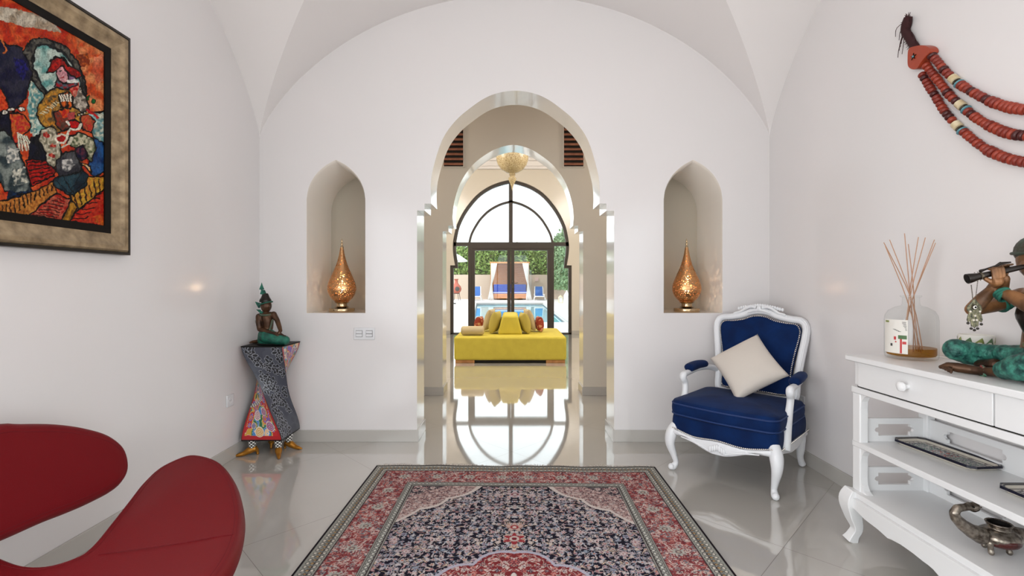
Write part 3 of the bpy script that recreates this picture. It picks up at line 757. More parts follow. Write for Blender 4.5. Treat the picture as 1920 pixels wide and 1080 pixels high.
# ------------------------------------------------------------------ rug
def rug():
    R = .0025; nu, nv = 380, 620      # quarter canvas, u from centre, v from far edge
    vv, uu = np.meshgrid(np.arange(nv)*R, np.arange(nu)*R, indexing='ij')
    Cn = np.zeros((nv, nu, 3)); eu = .95-uu; ee = np.minimum(eu, vv)
    navy = L3(22, 17, 34); redb = L3(128, 56, 60); grey = L3(150, 150, 142); cream = L3(206, 192, 182); pink = L3(196, 150, 144)
    Cn[:] = navy
    field = ee > .33; redm = (ee > .10) & (ee <= .275)
    Cn[redm] = redb; guard = ((ee > .014) & (ee <= .10)) | ((ee > .275) & (ee <= .33)); Cn[guard] = grey
    # corner spandrels
    cu = (.62-uu); cv = (vv-.33); q = cu/.44+cv/.43
    ang = np.arctan2(cv, cu+1e-6); scal = 1+.10*np.abs(np.sin(ang*5.0))-.04
    sp = field & (q < scal) & (cu >= 0)
    spe = field & (q < scal) & (q > scal-.07)
    Cn[sp] = L3(176, 146, 140)
    innr = field & (cu/.2+cv/.16 < 1.0); Cn[innr] = L3(60, 52, 60)
    # medallion
    mu = uu/.40; mv = (1.5-vv)/.46; rr = np.sqrt(mu**2+mv**2); ma = np.arctan2(mv, mu+1e-6)
    ms = 1-.11*(1-np.abs(np.sin(ma*4.5+PI/2)))**1.2
    med = field & (rr < ms); mede = field & (rr < ms+.02) & (rr > ms-.02)
    Cn[med] = L3(124, 42, 46)
    # pendants on the axis
    def _petal(cv_, w, h, c1, c2):
        d = (uu/w)**2+((vv-cv_)/h)**2
        Cn[d < 1.25] = cream; Cn[d < 1.0] = c1; Cn[d < .35] = c2
    # floral fill
    g = np.random.default_rng(3)
    region = np.zeros((nv, nu), int); region[redm] = 1; region[field] = 2; region[sp] = 3; region[med] = 4; region[innr] = 6
    def win(cu_, cv_, r):
        return max(int((cv_-r)/R)-1, 0), min(int((cv_+r)/R)+2, nv), max(int((cu_-r)/R)-1, 0), min(int((cu_+r)/R)+2, nu)
    def blossom(cu_, cv_, r, k, c1, c2, c3, outline, reg=None, asp=1.0, rot=0.0):
        i0, i1, j0, j1 = win(cu_, cv_, r*1.3)
        if i0 >= i1 or j0 >= j1: return
        du = uu[i0:i1, j0:j1]-cu_; dv = vv[i0:i1, j0:j1]-cv_; cr, sr = math.cos(rot), math.sin(rot); du, dv = du*cr+dv*sr, (-du*sr+dv*cr)*asp
        d = np.hypot(du, dv); a = np.arctan2(dv, du)
        b = r*(.76+.24*np.cos(k*a)); S = Cn[i0:i1, j0:j1]; ok = np.ones(d.shape, bool) if reg is None else region[i0:i1, j0:j1] == reg
        S[ok & (d < b)] = outline; S[ok & (d < b-.003)] = c1; S[ok & (d < r*.4)] = c2; S[ok & (d < r*.2)] = c3
    def leaf(cu_, cv_, a, l, w_, c, reg):
        i0, i1, j0, j1 = win(cu_, cv_, l)
        if i0 >= i1 or j0 >= j1: return
        du = uu[i0:i1, j0:j1]-cu_; dv = vv[i0:i1, j0:j1]-cv_; u = du*math.cos(a)+dv*math.sin(a); v = -du*math.sin(a)+dv*math.cos(a)
        v = v+u*u*18; S = Cn[i0:i1, j0:j1]; m_ = (np.abs(u) < l) & (np.abs(v) < w_*(1-(u/l)**2)) & (region[i0:i1, j0:j1] == reg); S[m_] = c
    def curve(cu_, cv_, a, L, bend, c, reg):
        x, y = cu_, cv_
        for s in range(int(L/R)):
            x += R*math.cos(a); y += R*math.sin(a); a += bend*R
            i, j = int(y/R), int(x/R)
            if 0 <= i < nv and 0 <= j < nu and region[i, j] == reg: Cn[i, j] = c
    pale = [L3(190, 178, 178), L3(178, 156, 158), L3(150, 156, 170), L3(182, 140, 140), L3(196, 172, 150), L3(134, 146, 160), L3(200, 190, 188)]
    cfg = {1: (.034, [L3(196, 168, 160), L3(190, 120, 112), L3(120, 124, 130), L3(206, 190, 182), L3(160, 74, 72)], [L3(110, 30, 38), L3(70, 60, 76)], [L3(70, 36, 48), L3(200, 176, 168)], 3.4),
           2: (.036, pale, [L3(140, 60, 68), L3(206, 196, 190), L3(90, 60, 90), L3(180, 110, 80)], [L3(206, 198, 196), L3(160, 160, 172)], 2.0),
           3: (.030, [L3(200, 178, 172), L3(206, 190, 184), L3(186, 144, 140)], [L3(110, 70, 76), L3(150, 80, 80)], [L3(84, 66, 72)], 2.0),
           4: (.036, [L3(206, 186, 180), L3(196, 120, 112), L3(180, 160, 150)], [L3(60, 40, 70), L3(140, 30, 36)], [L3(206, 190, 184), L3(50, 34, 60)], 1.6),
           6: (.05, [L3(190, 170, 164), L3(170, 130, 128)], [L3(110, 70, 76)], [L3(206, 190, 184)], 3.0)}
    for reg, (sp_, cols, cen, ols, dens) in cfg.items():
        ys_, xs_ = np.nonzero(region == reg)
        if len(ys_) == 0: continue
        A_ = len(ys_)*R*R/(sp_**2)
        lc = cols if reg != 3 else [L3(96, 70, 76), L3(206, 190, 184)]
        for t_ in range(int(A_*dens)):
            i = g.integers(len(ys_)); curve(xs_[i]*R, ys_[i]*R, g.random()*6.28, .03+g.random()*.05, (g.random()-.5)*110, lc[g.integers(len(lc))], reg)
        for t_ in range(int(A_*dens)):
            i = g.integers(len(ys_)); leaf(xs_[i]*R, ys_[i]*R, g.random()*6.28, .009+.007*g.random(), .0042, lc[g.integers(len(lc))], reg)
        for gy in np.arange(0, 1.55, sp_):
            for q, gx in enumerate(np.arange(0, .95, sp_)):
                x = gx+(g.random()-.5)*sp_*.5; y = gy+(g.random()-.5)*sp_*.5; i, j = int(y/R), int(x/R)
                if 0 <= i < nv and 0 <= j < nu and region[i, j] == reg:
                    blossom(x, y, sp_*(.26+.2*g.random()), int(g.integers(4, 8)), cols[g.integers(len(cols))], cen[g.integers(len(cen))], cols[g.integers(len(cols))], ols[g.integers(len(ols))], reg)
    for q_ in ((.15, .62), (.33, .86), (.5, 1.05), (.22, 1.02), (.42, .66), (.1, .45), (.55, 1.3), (.5, .84), (.27, .5), (.3, .72), (.58, .95)):
        blossom(q_[0], q_[1], .027, 8, L3(176, 146, 150), L3(200, 190, 186), L3(140, 60, 64), L3(200, 192, 190), 2, 1.25)
    for x in np.arange(.08, .95, .21): blossom(x, .19, .04, 9, L3(170, 172, 164), L3(120, 100, 100), L3(190, 176, 160), L3(200, 190, 180), 1, 1.15)
    for y in np.arange(.40, 1.5, .21): blossom(.76, y, .04, 9, L3(170, 172, 164), L3(120, 100, 100), L3(190, 176, 160), L3(200, 190, 180), 1, 1.15)
    Cn[spe] = L3(206, 194, 188); Cn[mede] = L3(176, 172, 186)
    blossom(0, .93, .062, 6, L3(150, 50, 56), L3(196, 180, 172), L3(120, 34, 46), L3(206, 196, 190), None, 1.1, PI/6)
    blossom(0, .82, .05, 5, L3(190, 160, 150), L3(150, 50, 56), L3(206, 190, 180), L3(60, 40, 60), None, 1.0, -PI/2)
    blossom(0, 1.0, .024, 5, L3(190, 160, 130), L3(140, 60, 60), L3(200, 190, 180), L3(206, 196, 190), None, 1.0, PI/2)
    blossom(0, .44, .042, 5, L3(186, 160, 164), L3(120, 60, 70), L3(200, 190, 184), L3(206, 200, 196), None, .8, -PI/2)
    blossom(0, .60, .032, 7, L3(180, 184, 180), L3(130, 90, 90), L3(200, 190, 184), L3(206, 200, 196), None, 1.5)
    blossom(0, 1.27, .075, 6, L3(206, 196, 190), L3(140, 42, 46), L3(206, 196, 190), L3(60, 36, 56), None, 1.1, PI/6)
    for a_ in range(8):
        th_ = a_*PI/7; blossom(.2*math.cos(th_)+.02, 1.36-.12*math.sin(th_), .03, 6, L3(196, 170, 164), L3(60, 40, 70), L3(200, 190, 180), L3(206, 196, 190), 4)
    # guards: small running motif along the border
    along = np.where(eu < vv, vv, uu); 
    pat = np.sin(along/.0265*2*PI)
    e2 = ee-.057; mot = np.abs(e2)+.006*pat; Cn[guard & (ee < .1) & (np.abs(mot-.004) < .0024)] = L3(84, 84, 82)
    dots = (np.mod(along, .0265)-.013)**2
    for cen_, rad, cc in ((.035, .0085, L3(214, 208, 196)), (.078, .0085, L3(214, 208, 196)), (.057, .007, L3(176, 140, 96)), (.3025, .009, L3(206, 204, 196))):
        mm = guard & (dots+(ee-cen_)**2 < rad**2); Cn[mm] = cc
        mm = guard & (np.abs(np.sqrt(dots+(ee-cen_)**2)-rad) < .0016); Cn[mm] = L3(78, 76, 76)
    for l_ in (.018, .047, .068, .0985, .277, .287, .319, .328): Cn[np.abs(ee-l_) < .0016] = L3(60, 46, 50)
    Cn[ee <= .014] = L3(24, 14, 22)
    return Cn, R
Cn, R = rug()
xs = np.linspace(-.95, .95, 640); vs_ = np.concatenate([np.linspace(0, 1.36, 470), np.linspace(1.37, 3.0, 150)])
UU, VV = np.meshgrid(xs, vs_)
qi = np.clip((np.minimum(VV, 3.0-VV)/R).astype(int), 0, Cn.shape[0]-1); qj = np.clip((np.abs(UU)/R).astype(int), 0, Cn.shape[1]-1)
rc = Cn[qi, qj]
rth = math.radians(-1.1); RC = Vector((.022, 3.255, 0))
edge = np.minimum(np.minimum(UU+.95, .95-UU), np.minimum(VV, 3-VV))
wob = .006*np.sin(UU*9)+.004*np.sin(UU*23+1)
Xw = UU*math.cos(rth)+(VV-0)*math.sin(rth)*.6+RC.x; Yw = RC.y+UU*math.sin(rth)-VV+wob*np.exp(-VV*8)
Zw = np.where(edge < .0015, .001, .009)
me = fastgrid(np.stack([Xw, Yw, Zw], -1)[::-1].copy()); setcol(me, rc[::-1].reshape(-1, 3))
rg = thing('oriental_rug', 'navy and red floral oriental rug with medallion lying on the tiled floor', 'rug', (.02, 1.75, .0005))
link('pile', me, vmat('rug_pile', 0.9, spec=0.15, bump=0.5, bscale=500), rg, world=True, angle=180)
fr = MB()
for i in range(330):
    x = -.94+1.88*i/329; y0 = RC.y+x*math.sin(rth)+.006*math.sin(x*9)+.004*math.sin(x*23+1)
    l = .022+.02*random.random()*(1+.6*math.sin(x*13)); a = (random.random()-.5)*1.1
    fr.tube([(x+RC.x, y0-.002, .005), (x+RC.x+a*l*.5, y0+l*.5, .006), (x+RC.x+a*l, y0+l, .003)], [.0022, .002, .001], 4)
fr.go('fringe', mat('cream_fringe', C(200, 192, 184), .9), rg, world=True)

# ------------------------------------------------------------------ console table
xf, xb = 1.665, XR-.004; ye, yn = 2.34, 0.95; TZ = .902
e = thing('console_table', 'white lacquered two-drawer console table with open shelves against the right wall', 'console table', ((xf+xb)/2, (ye+yn)/2, 0))
W = M['white']
MB().box(xf-.025, xb, yn-.02, ye+.012, TZ-.026, TZ).go('tabletop', W, e, world=True, bevel=.004)
MB().box(xb-.02, xb, yn, ye, TZ, TZ+.006).go('back_rail', W, e, world=True, bevel=.002)
MB().box(xf+.012, xb, yn+.01, ye-.006, .76, TZ-.026).box(xf-.002, xb-.005, yn, ye, .722, .7515).go('drawer_case', W, e, world=True, bevel=.002)
MB().box(xf+.008, xf+.02, yn+.03, ye-.03, .7515, .76).go('shadow_gap', M['black'], e, world=True, smooth=False)
for (a, b, kx) in ((1.652, ye-.045, 1.985), (yn+.045, 1.645, 1.3)):
    d = MB().box(xf-.002, xf+.018, a, b, .7575, TZ-.029).go('drawer', W, e, world=True, bevel=.002)
    kn = MB().lathe([(.010, 0), (.010, .012), (.016, .018), (.021, .027), (.019, .036), (.011, .042), (0, .043)], n=24, M=Matrix.Translation((xf-.002, kx+.02 if kx > 1.9 else kx, .818))@Matrix.Rotation(-PI/2, 4, 'Y'))
    kn.go('knob', W, d, world=True)
for y in (ye-.03, yn+.03):
    for x in (xf+.02, xb-.03):
        MB().box(x-.02, x+.022, y-.026, y+.026, .25, .722).go('post', W, e, world=True, bevel=.006, bseg=3)
MB().box(xf-.002, xb-.01, yn, ye-.005, .462, .489).go('middle_shelf', W, e, world=True, bevel=.003)
MB().box(xf-.02, xb-.005, yn, ye+.005, .225, .252).go('bottom_shelf', W, e, world=True, bevel=.003)
def frame_rail(u0, u1, z0, z1, n, f, a, b, name='fret_rail'):
    holes = []; w = (u1-u0)/n
    for i in range(n):
        c = u0+w*(i+.5); h = min(w*.32, .19); zc = (z0+z1)/2; q = (z1-z0)*.25
        hp = [(-h, -q*.35), (-h+.012, -q*.45), (-h+.012, -q), (h-.012, -q), (h-.012, -q*.45), (h, -q*.35), (h+.006, 0), (h, q*.35), (h-.012, q*.45), (h-.012, q), (-h+.012, q), (-h+.012, q*.45), (-h, q*.35), (-h-.006, 0)]
        holes.append([(c+u, zc+v) for u, v in hp])
    MB().wall([(u0, z0), (u1, z0), (u1, z1), (u0, z1)], holes, a, b, f).go(name, W, e, world=True, smooth=False)
for z0, z1 in ((.489, .60), (.252, .365)):
    frame_rail(xf+.042, xb-.05, z0, z1, 1, fxz, ye-.035, ye-.021)
    frame_rail(xf+.042, xb-.05, z0, z1, 1, fxz, yn+.021, yn+.035)
    frame_rail(yn+.056, ye-.056, z0, z1, 3, fyz, xb-.036, xb-.022)
# corner brackets on the posts
br = MB()
for z, s in ((.722, -1), (.252, 1), (.462, -1)):
    br = MB().prism([(ye-.056, z), (ye-.095, z), (ye-.075, z+s*.012), (ye-.062, z+s*.035), (ye-.056, z+s*.07)], xf+.005, xf+.035, fyz); br.go('bracket', W, e, world=True, smooth=False)
# apron with scalloped lower edge
L_ = ye-yn
ap = [(0, .25), (0, .10), (.09, .115), (.14, .105), (.20, .118), (.24, .150), (.27, .147), (.34, .125)]
def zlow(s):
    pts = [(0, .185), (.06, .174), (.12, .160), (.20, .155), (.255, .145), (.275, .150), (.33, .156), (.39, .154), (.455, .147), (.475, .149), (.52, .130), (.57, .121), (.695, .118)]
    s = min(s, L_-s)
    for (a, b), (c, d) in zip(pts[:-1], pts[1:]):
        if a <= s <= c: return b+(d-b)*(s-a)/(c-a)
    return .118
lp = [(ye-.02-s*(L_-.04)/60, .226) for s in range(61)]+[(ye-.02-s*(L_-.04)/60, zlow(s*L_/60)) for s in range(60, -1, -1)]
MB().prism(lp, xf-.035, xf-.010, fyz).go('apron', W, e, world=True, bevel=.004)
MB().prism([(xf-.02, .226), (xb-.02, .226), (xb-.02, .16), (xf+.14, .13), (xf+.02, .16), (xf-.02, .17)], ye-.02, ye-.002, fxz).go('side_apron', W, e, world=True, bevel=.003)
for y in (ye, yn):
    for x, sgn in ((xf, -1), (xb-.05, 0)):
        s2 = 1 if y == ye else -1
        pts = [(x-.008, y-s2*.028, .252), (x-.022+(.02 if sgn == 0 else 0), y-s2*.022, .20), (x-.012, y-s2*.026, .13), (x+.004, y-s2*.028, .07), (x-.002+(.0 if sgn == 0 else -.006), y-s2*.02, .03), (x-.02+(.02 if sgn == 0 else 0), y-s2*.016, 0.001)]
        stube(MB(), pts, [.040, .050, .040, .028, .028, .036], n=4, seg=6, up=(1, 1, 0)).go('leg', W, e, world=True, bevel=.006)

# reed diffuser
bx_, by_ = P(1708, 0, 2.225).x, 2.225
e = thing('reed_diffuser', 'clear glass reed diffuser with amber oil at the far end of the console', 'reed diffuser', (bx_, by_, TZ+.001))
br_ = .1
outp = [(0, .001), (.092, .001), (.098, .006), (.1, .018), (.1, .175), (.097, .20), (.085, .222), (.060, .238), (.036, .246), (.033, .255), (.032, .282), (.040, .286), (.040, .292), (.029, .293)]
inp = [(.028, .283), (.029, .25), (.056, .233), (.080, .216), (.092, .198), (.094, .175), (.094, .022), (.088, .014), (0, .013)]
MB().lathe(outp, n=64, close=False).go('bottle', M['bottle'], e, angle=60)
MB().lathe([(0, .0145), (.088, .0155), (.0925, .023), (.0925, .052), (0, .052)], n=64).go('oil', M['oil'], e, angle=40)
def curved(a0, a1, z0, z1, r):
    n = 16; vs = []; fs = []
    for rr_ in (r, r+.0012):
        for i in range(n+1):
            a = a0+(a1-a0)*i/n; vs += [(rr_*math.cos(a), rr_*math.sin(a), z0), (rr_*math.cos(a), rr_*math.sin(a), z1)]
    m_ = 2*(n+1)
    for i in range(n): fs += [(2*i, 2*i+2, 2*i+3, 2*i+1), (m_+2*i, m_+2*i+1, m_+2*i+3, m_+2*i+2), (2*i, 2*i+2+0, m_+2*i+2, m_+2*i), (2*i+1, 2*i+3, m_+2*i+3, m_+2*i+1)]
    fs += [(0, 1, m_+1, m_), (2*n, 2*n+1, m_+2*n+1, m_+2*n)]
    return MB().add(vs, fs)
av = math.atan2(-by_, -bx_)      # direction to the viewer
A = lambda deg: av-math.radians(deg)      # positive = towards the photo's left
lb_ = curved(A(68), A(6), .028, .182, .1006); lb_.go('paper_label', M['paper'], e)
def spot(d0, d1, z0, z1, m, nm='label_print'): curved(A(d0), A(d1), z0, z1, .1019).go(nm, m, e)
spot(22, 18, .03, .095, M['pinkred'], 'printed_stem'); spot(26, 8, .095, .112, M['leaf'], 'printed_leaves'); spot(17, 9, .072, .084, M['pinkred'], 'printed_mark')
spot(36, 31, .090, .105, M['pinkred'], 'printed_mark'); spot(33, 30, .078, .084, M['pinkred'], 'printed_mark'); spot(45, 40, .060, .072, M['ink'], 'printed_bird')
spot(62, 50, .168, .176, M['olive'], 'printed_leaf')
for i in range(7): spot(10+i*1.2+random.random()*2, 7+random.random()*1+i*.4, .135+i*.006, .137+i*.006, M['ink'], 'printed_fern')
for i in range(4): spot(26+4*i, 20+4*i, .128+.003*i, .1295+.003*i, M['ink'], 'printed_script')
sticks = [(-40, 0, .0), (-32, -4, .06), (-14, 6, .10), (-8, -10, .02), (6, 4, .05), (14, -6, .07), (28, 8, .04), (31, -4, .02), (-48, 5, .01)]
tips = [(1657, 455), (1668, 450), (1696, 438), (1703, 458), (1722, 445), (1735, 446), (1752, 450), (1754, 456), (1660, 462)]
bots = [(1730, 658), (1722, 660), (1718, 658), (1712, 660), (1700, 655), (1697, 650), (1692, 640), (1688, 640), (1727, 662)]
for (tx, ty), (bx2, by2) in zip(tips, bots):
    dd = by_+(random.random()-.5)*.05
    a = P(bx2, by2, by_); b = P(tx, ty, dd); nk = P(1708+(random.random()-.5)*16, 562, by_+(random.random()-.5)*.02)
    a.z = max(a.z, TZ+.02)
    ev = Vector((bx_, by_, TZ))
    h = a-ev; h.z = 0
    if h.length > .075: a -= h.normalized()*(h.length-.075)
    mb = MB(); stube(mb, [a-ev, nk-ev, b-ev], [.0022, .0022, .0019], n=6, seg=4); mb.go('reed', M['reed'], e)

# leafy candle tumbler
cpos = P(1830, 0, 2.0)
e = thing('candle_tumbler', 'small leaf-patterned white candle tumbler behind the flute player statue', 'candle', (cpos.x, 2.0, TZ+.001))
MB().lathe([(0, 0), (.052, 0), (.056, .005), (.057, .132), (.055, .134), (.052, .132), (.051, .10), (0, .10)], n=40).go('tumbler', M['paper'], e)
for a0 in range(0, 360, 36):
    a = math.radians(a0); n = 8; vs = []; fs = []
    for i in range(n+1):
        t_ = i/n; w = .018*math.sin(PI*t_); z = .05+.075*t_
        for s in (-1, 1):
            aa = a+s*w/.057+.5*t_; vs.append((.0578*math.cos(aa), .0578*math.sin(aa), z))
    for i in range(n): fs.append((2*i, 2*i+1, 2*i+3, 2*i+2))
    MB().add(vs, fs).go('leaf_print', M['leaf'] if a0 % 72 else M['olive'], e, solid=.0008)

# trays
def tray(loc, L, Wd, label, c1, c2, rz):
    e = thing('ceramic_tray', label, 'tray', loc, rz, group='painted ceramic trays on the middle shelf')
    c = .022
    def oct_(l, w): return [(-w+c, -l), (w-c, -l), (w, -l+c), (w, l-c), (w-c, l), (-w+c, l), (-w, l-c), (-w, -l+c)]
    mb = MB(); loops = [(oct_(L*.46, Wd*.42), 0), (oct_(L*.5, Wd*.5), .016), (oct_(L*.5, Wd*.5), .020), (oct_(L*.49, Wd*.48), .0195), (oct_(L*.46, Wd*.42), .006)]
    vs = [(x, y, z) for l, z in loops for x, y in l]; fs = [tuple(range(7, -1, -1)), tuple(32+i for i in range(8))]
    for k in range(4):
        for i in range(8): fs.append((k*8+i, k*8+(i+1) % 8, (k+1)*8+(i+1) % 8, (k+1)*8+i))
    mb.add(vs, fs).go('body', M['cerw'], e, smooth=False)
    # decorated inside: grid with vertex colours
    def deco(name, hx, hy, z, fn, nxx=60, nyy=200):
        X, Y = np.meshgrid(np.linspace(-hx, hx, nxx), np.linspace(-hy, hy, nyy)); g_ = np.stack([X, Y, np.full_like(X, z)], -1)
        me = fastgrid(g_); cc = fn(X, Y, hx, hy); setcol(me, cc.reshape(-1, 3)); link(name, me, M['cerv'], e, angle=180)
    def fn(X, Y, hx, hy):
        cc = np.zeros(X.shape+(3,)); cc[:] = L3(206, 200, 190); ex = np.minimum(hx-abs(X), hy-abs(Y))
        n_ = vnoise(X+2, Y+2, .006, 9); cc[(ex > .028) & (n_ > .5)] = L3(*c1); cc[(ex > .028) & (n_ < .3)] = L3(*c2)
        ck = (np.mod(X, .018) < .003) | (np.mod(Y, .018) < .003); cc[(ex > .028) & ck] = L3(30, 28, 50)
        cc[ex < .006] = L3(24, 22, 44); cc[abs(ex-.026) < .003] = L3(30, 28, 50); cc[(ex < .024) & (ex > .008) & (n_ > .62)] = L3(120, 110, 110)
        mid = (abs(Y) < hy*.25) & (ex > .03) & (n_ > .55); cc[mid] = L3(150, 60, 50)
        return cc
    deco('painted_centre', Wd*.415, L*.455, .0066, fn)
    rim = MB()
    for l0, l1, z0, z1 in ((oct_(L*.503, Wd*.505), oct_(L*.480, Wd*.455), .0212, .0165),):
        vs = [(x*1.008, y*1.003, .0115) for x, y in l0]+[(x, y, z0) for x, y in l0]+[(x, y, z1) for x, y in l1]; rim.add(vs, [(k_*8+i, k_*8+(i+1) % 8, k_*8+(i+1) % 8+8, k_*8+i+8) for k_ in range(2) for i in range(8)])
    rim.go('painted_rim', M['cerr'], e, smooth=False, solid=.0015)
M['cerw'] = mat('cream_ceramic', C(206, 198, 184), .25); M['cerv'] = vmat('ceramic_pattern', .25); M['cerr'] = mat('navy_glaze', C(14, 14, 34), .3, spec=.3)
# tray corners measured on the middle shelf
ta, tb, tcn = PZ(1672, 823, .505), PZ(1866, 873, .505), PZ(1736, 815, .505)
tm = (PZ(1672, 822, .505)+PZ(1868, 872, .505))/2
tray((1.915, 2.115, .490), .37, .155, 'long dark-rimmed patterned ceramic tray on the middle shelf, whole in view', (90, 120, 100), (40, 40, 66), math.radians(5))
tray((1.885, 1.60, .490), .34, .19, 'navy-rimmed patterned tray on the middle shelf, cut by the right photo edge', (120, 100, 120), (50, 50, 110), math.radians(0))

# ------------------------------------------------------------------ peacock vessel on the bottom shelf
pc = PZ(1862, 1040, .254); pc = Vector((1.80, 1.62, .2535))
pc.y = pc.x*F/(1868-960)
e = thing('peacock_bowl', 'engraved pewter peacock-shaped bowl standing on the bottom shelf', 'ornament', pc)
def Q(px, py, off=0.0):      # around the vessel's own distance
    return P(px, py, pc.y+off)-pc
b = MB()
bc = Q(1873, 1005)
b.sphere(bc, .060, 24, sc=(1.15, 1.0, .60)); b.sphere(Q(1827, 950), .0175, 14); 
b.limb([Q(1838, 1003), Q(1822, 996), Q(1806, 985), Q(1793, 972), Q(1789, 962), Q(1795, 953), Q(1808, 951), Q(1817, 950), Q(1825, 952)], [.032, .026, .022, .018, .0155, .014, .013, .013, .016])
b.limb([Q(1827, 950), Q(1815, 944), Q(1806, 946)], [.013, .006, .002], 8)
b.limb([Q(1900, 1002), Q(1925, 1004), Q(1960, 1000), Q(1990, 990)], [.030, .024, .018, .006])
b.lathe([(.03, -.01), (.034, .0), (.036, .012), (.040, .018), (.040, .021), (.034, .021), (.031, .012), (.029, -.008)], c=(bc.x, bc.y, bc.z+.03), n=32, close=False)
bd = b.go('body', M['pewter'], e, remesh=.0022)
MB().lathe([(.0, -.002), (.026, 0), (.033, .012), (.034, .0135)], c=(bc.x, bc.y, bc.z+.036), n=32, close=False).go('bowl_inside', M['black'], e)
MB().sphere(bc+Vector((0, 0, -.006)), .0625, 24, sc=(1.0, 1.0, .52)).go('belly_band', M['redglaze'], e)
for q, nm in (((1846, 1022), 'a'), ((1880, 1028), 'b'), ((1858, 1016), 'c'), ((1893, 1020), 'd')):
    a = Q(q[0], q[1]); off = -.02 if nm in 'ab' else .03; a.y += off
    MB().limb([(a.x, a.y, .045), (a.x+.002, a.y, .022), (a.x+.003, a.y-.002, .009)], [.012, .009, .010], 10).go('foot', M['pewter'], e, remesh=.002)
cr = MB()
for tip in ((1828, 936), (1836, 942), (1840, 951), (1833, 939)): cr.limb([Q(1828, 949), Q(*tip)], [.0015, .001], 6); cr.sphere(Q(*tip), .0028, 8)
cr.go('crest', M['pewter'], e)
MB().sphere(Q(1826, 951, -.014), .0035, 8).go('eye', M['black'], e)

# ------------------------------------------------------------------ flute player
FD = 1.76
fo = Vector((1.82, 1.74, TZ+.001))
e = thing('flute_player_statue', 'bronze seated flute player statue with teal patina trousers on the console', 'statue', fo)
def S(px, py, d): return P(px, py, d)-fo
b = MB()
# torso, neck, head
b.limb([S(1958, 655, 1.72), S(1950, 615, 1.73), S(1953, 575, 1.73), S(1950, 550, 1.72)], [.062, .045, .055, .045], 16)
b.limb([S(1925, 555, 1.78), S(1975, 558, 1.66)], [.032, .032], 12)
b.limb([S(1948, 545, 1.72), S(1942, 520, 1.71)], [.026, .024], 12)
hc = S(1948, 486, 1.70)
b.sphere(hc, .066, 20, sc=(.86, .92, 1.12)); b.sphere(hc+Vector((-.02, -.012, -.028)), .045, 16)
b.limb([hc+Vector((-.05, -.035, .008)), hc+Vector((-.062, -.045, -.012))], [.008, .010], 10)      # nose
b.limb([hc+Vector((-.038, -.050, -.036)), hc+Vector((-.054, -.034, -.035))], [.008, .008], 8)    # lips
b.sphere(hc+Vector((-.03, -.03, -.056)), .020, 12); b.sphere(hc+Vector((.012, -.062, -.01)), .014, 10, sc=(.5, .4, 1))   # chin, ear
# brow ridges
b.limb([hc+Vector((-.054, -.040, .020)), hc+Vector((-.030, -.058, .018))], [.006, .005], 8)
# arm on the photo's left: shoulder -> elbow -> wrist
b.limb([S(1918, 556, 1.79), S(1890, 562, 1.80), S(1860, 572, 1.79), S(1824, 580, 1.77)], [.034, .030, .028, .024], 14)
b.limb([S(1824, 580, 1.77), S(1843, 560, 1.755), S(1858, 545, 1.745), S(1864, 534, 1.74)], [.024, .023, .018, .015], 14)
# other arm: shoulder off to the right, elbow, wrist
b.limb([S(1978, 560, 1.66), S(1960, 585, 1.60), S(1930, 572, 1.60), S(1898, 556, 1.66), S(1880, 549, 1.71), S(1880, 540, 1.73)], [.034, .030, .027, .022, .017, .016], 14)
b.go('body', M['bronze2'], e, remesh=.0028)
fa, fb = S(1813, 523, 1.735), S(1915, 501, 1.69)
fdir = (fb-fa).normalized()
def hand(wrist, base_t, side, lens, nm):
    m_ = MB()
    pk = fa+(fb-fa)*base_t
    up = Vector((0, 0, 1)); vd = Vector((0, -1, 0))
    palm0 = wrist; palmc = pk+Vector((0, -.012*side, -.030))
    m_.limb([palm0, palmc], [.014, .018], 12)
    for i in range(4):
        t_ = base_t+(i-1.5)*.062; c0 = fa+(fb-fa)*t_
        r = .0056-.0004*abs(i-1.2)
        k0 = palmc+fdir*((i-1.5)*.0095)+Vector((0, -.006*side, .014))
        k1 = c0+Vector((0, -.017*side, .000)); k2 = c0+Vector((0, -.014*side, .015+.002*(i == 1))); k3 = c0+Vector((0, .002*side, .019*lens[i]))
        m_.limb([k0, k1, k2, k3], [r*1.2, r*1.1, r, r*.8], 10)
    th0 = palmc-fdir*.012+Vector((0, .004*side, 0)); m_.limb([th0, th0-fdir*.014+Vector((0, .006*side, .016)), pk-fdir*.022+Vector((0, .008*side, .004))], [.009, .0075, .006], 10)
    m_.go(nm, M['bronze2'], e, remesh=.0019)
hand(S(1864, 534, 1.74), .50, 1, [1, 1.05, 1, .9], 'hand')
hand(S(1882, 541, 1.73), .74, -1, [1, 1.05, 1, .9], 'hand')
# flute
mb = MB()
stube(mb, [fa, fa+fdir*.012, fa+fdir*.035, fa+fdir*.06, fa+fdir*.12, fb, fb+fdir*.02], [.0185, .017, .0125, .0105, .0105, .0085, .006], n=20)
fl = mb.go('flute', M['bronzedk'], e)
mb = MB(); mb.tube([fa+fdir*.038, fa+fdir*.046], [.0135, .0135], 16); mb.go('silver_band', M['silver'], fl)
MB().tube([fa-fdir*.001, fa+fdir*.001], [.0145, .0145], 20).go('bell_mouth', M['black'], fl)
mb = MB()
mb.limb([fa+(fb-fa)*.26+Vector((0, 0, .018)), fa+(fb-fa)*.34+Vector((0, 0, .020)), fa+(fb-fa)*.55+Vector((0, 0, .024)), fa+(fb-fa)*.62+Vector((0, 0, .03)), fa+(fb-fa)*.8+Vector((0, 0, .026))], [.006, .0035, .004, .005, .003], 8)
mb.limb([fa+(fb-fa)*.5+Vector((0, 0, .022)), fa+(fb-fa)*.62+Vector((0, 0, .034))], [.003, .002], 6)
mb.go('flute_vine', M['bronzedk'], fl)
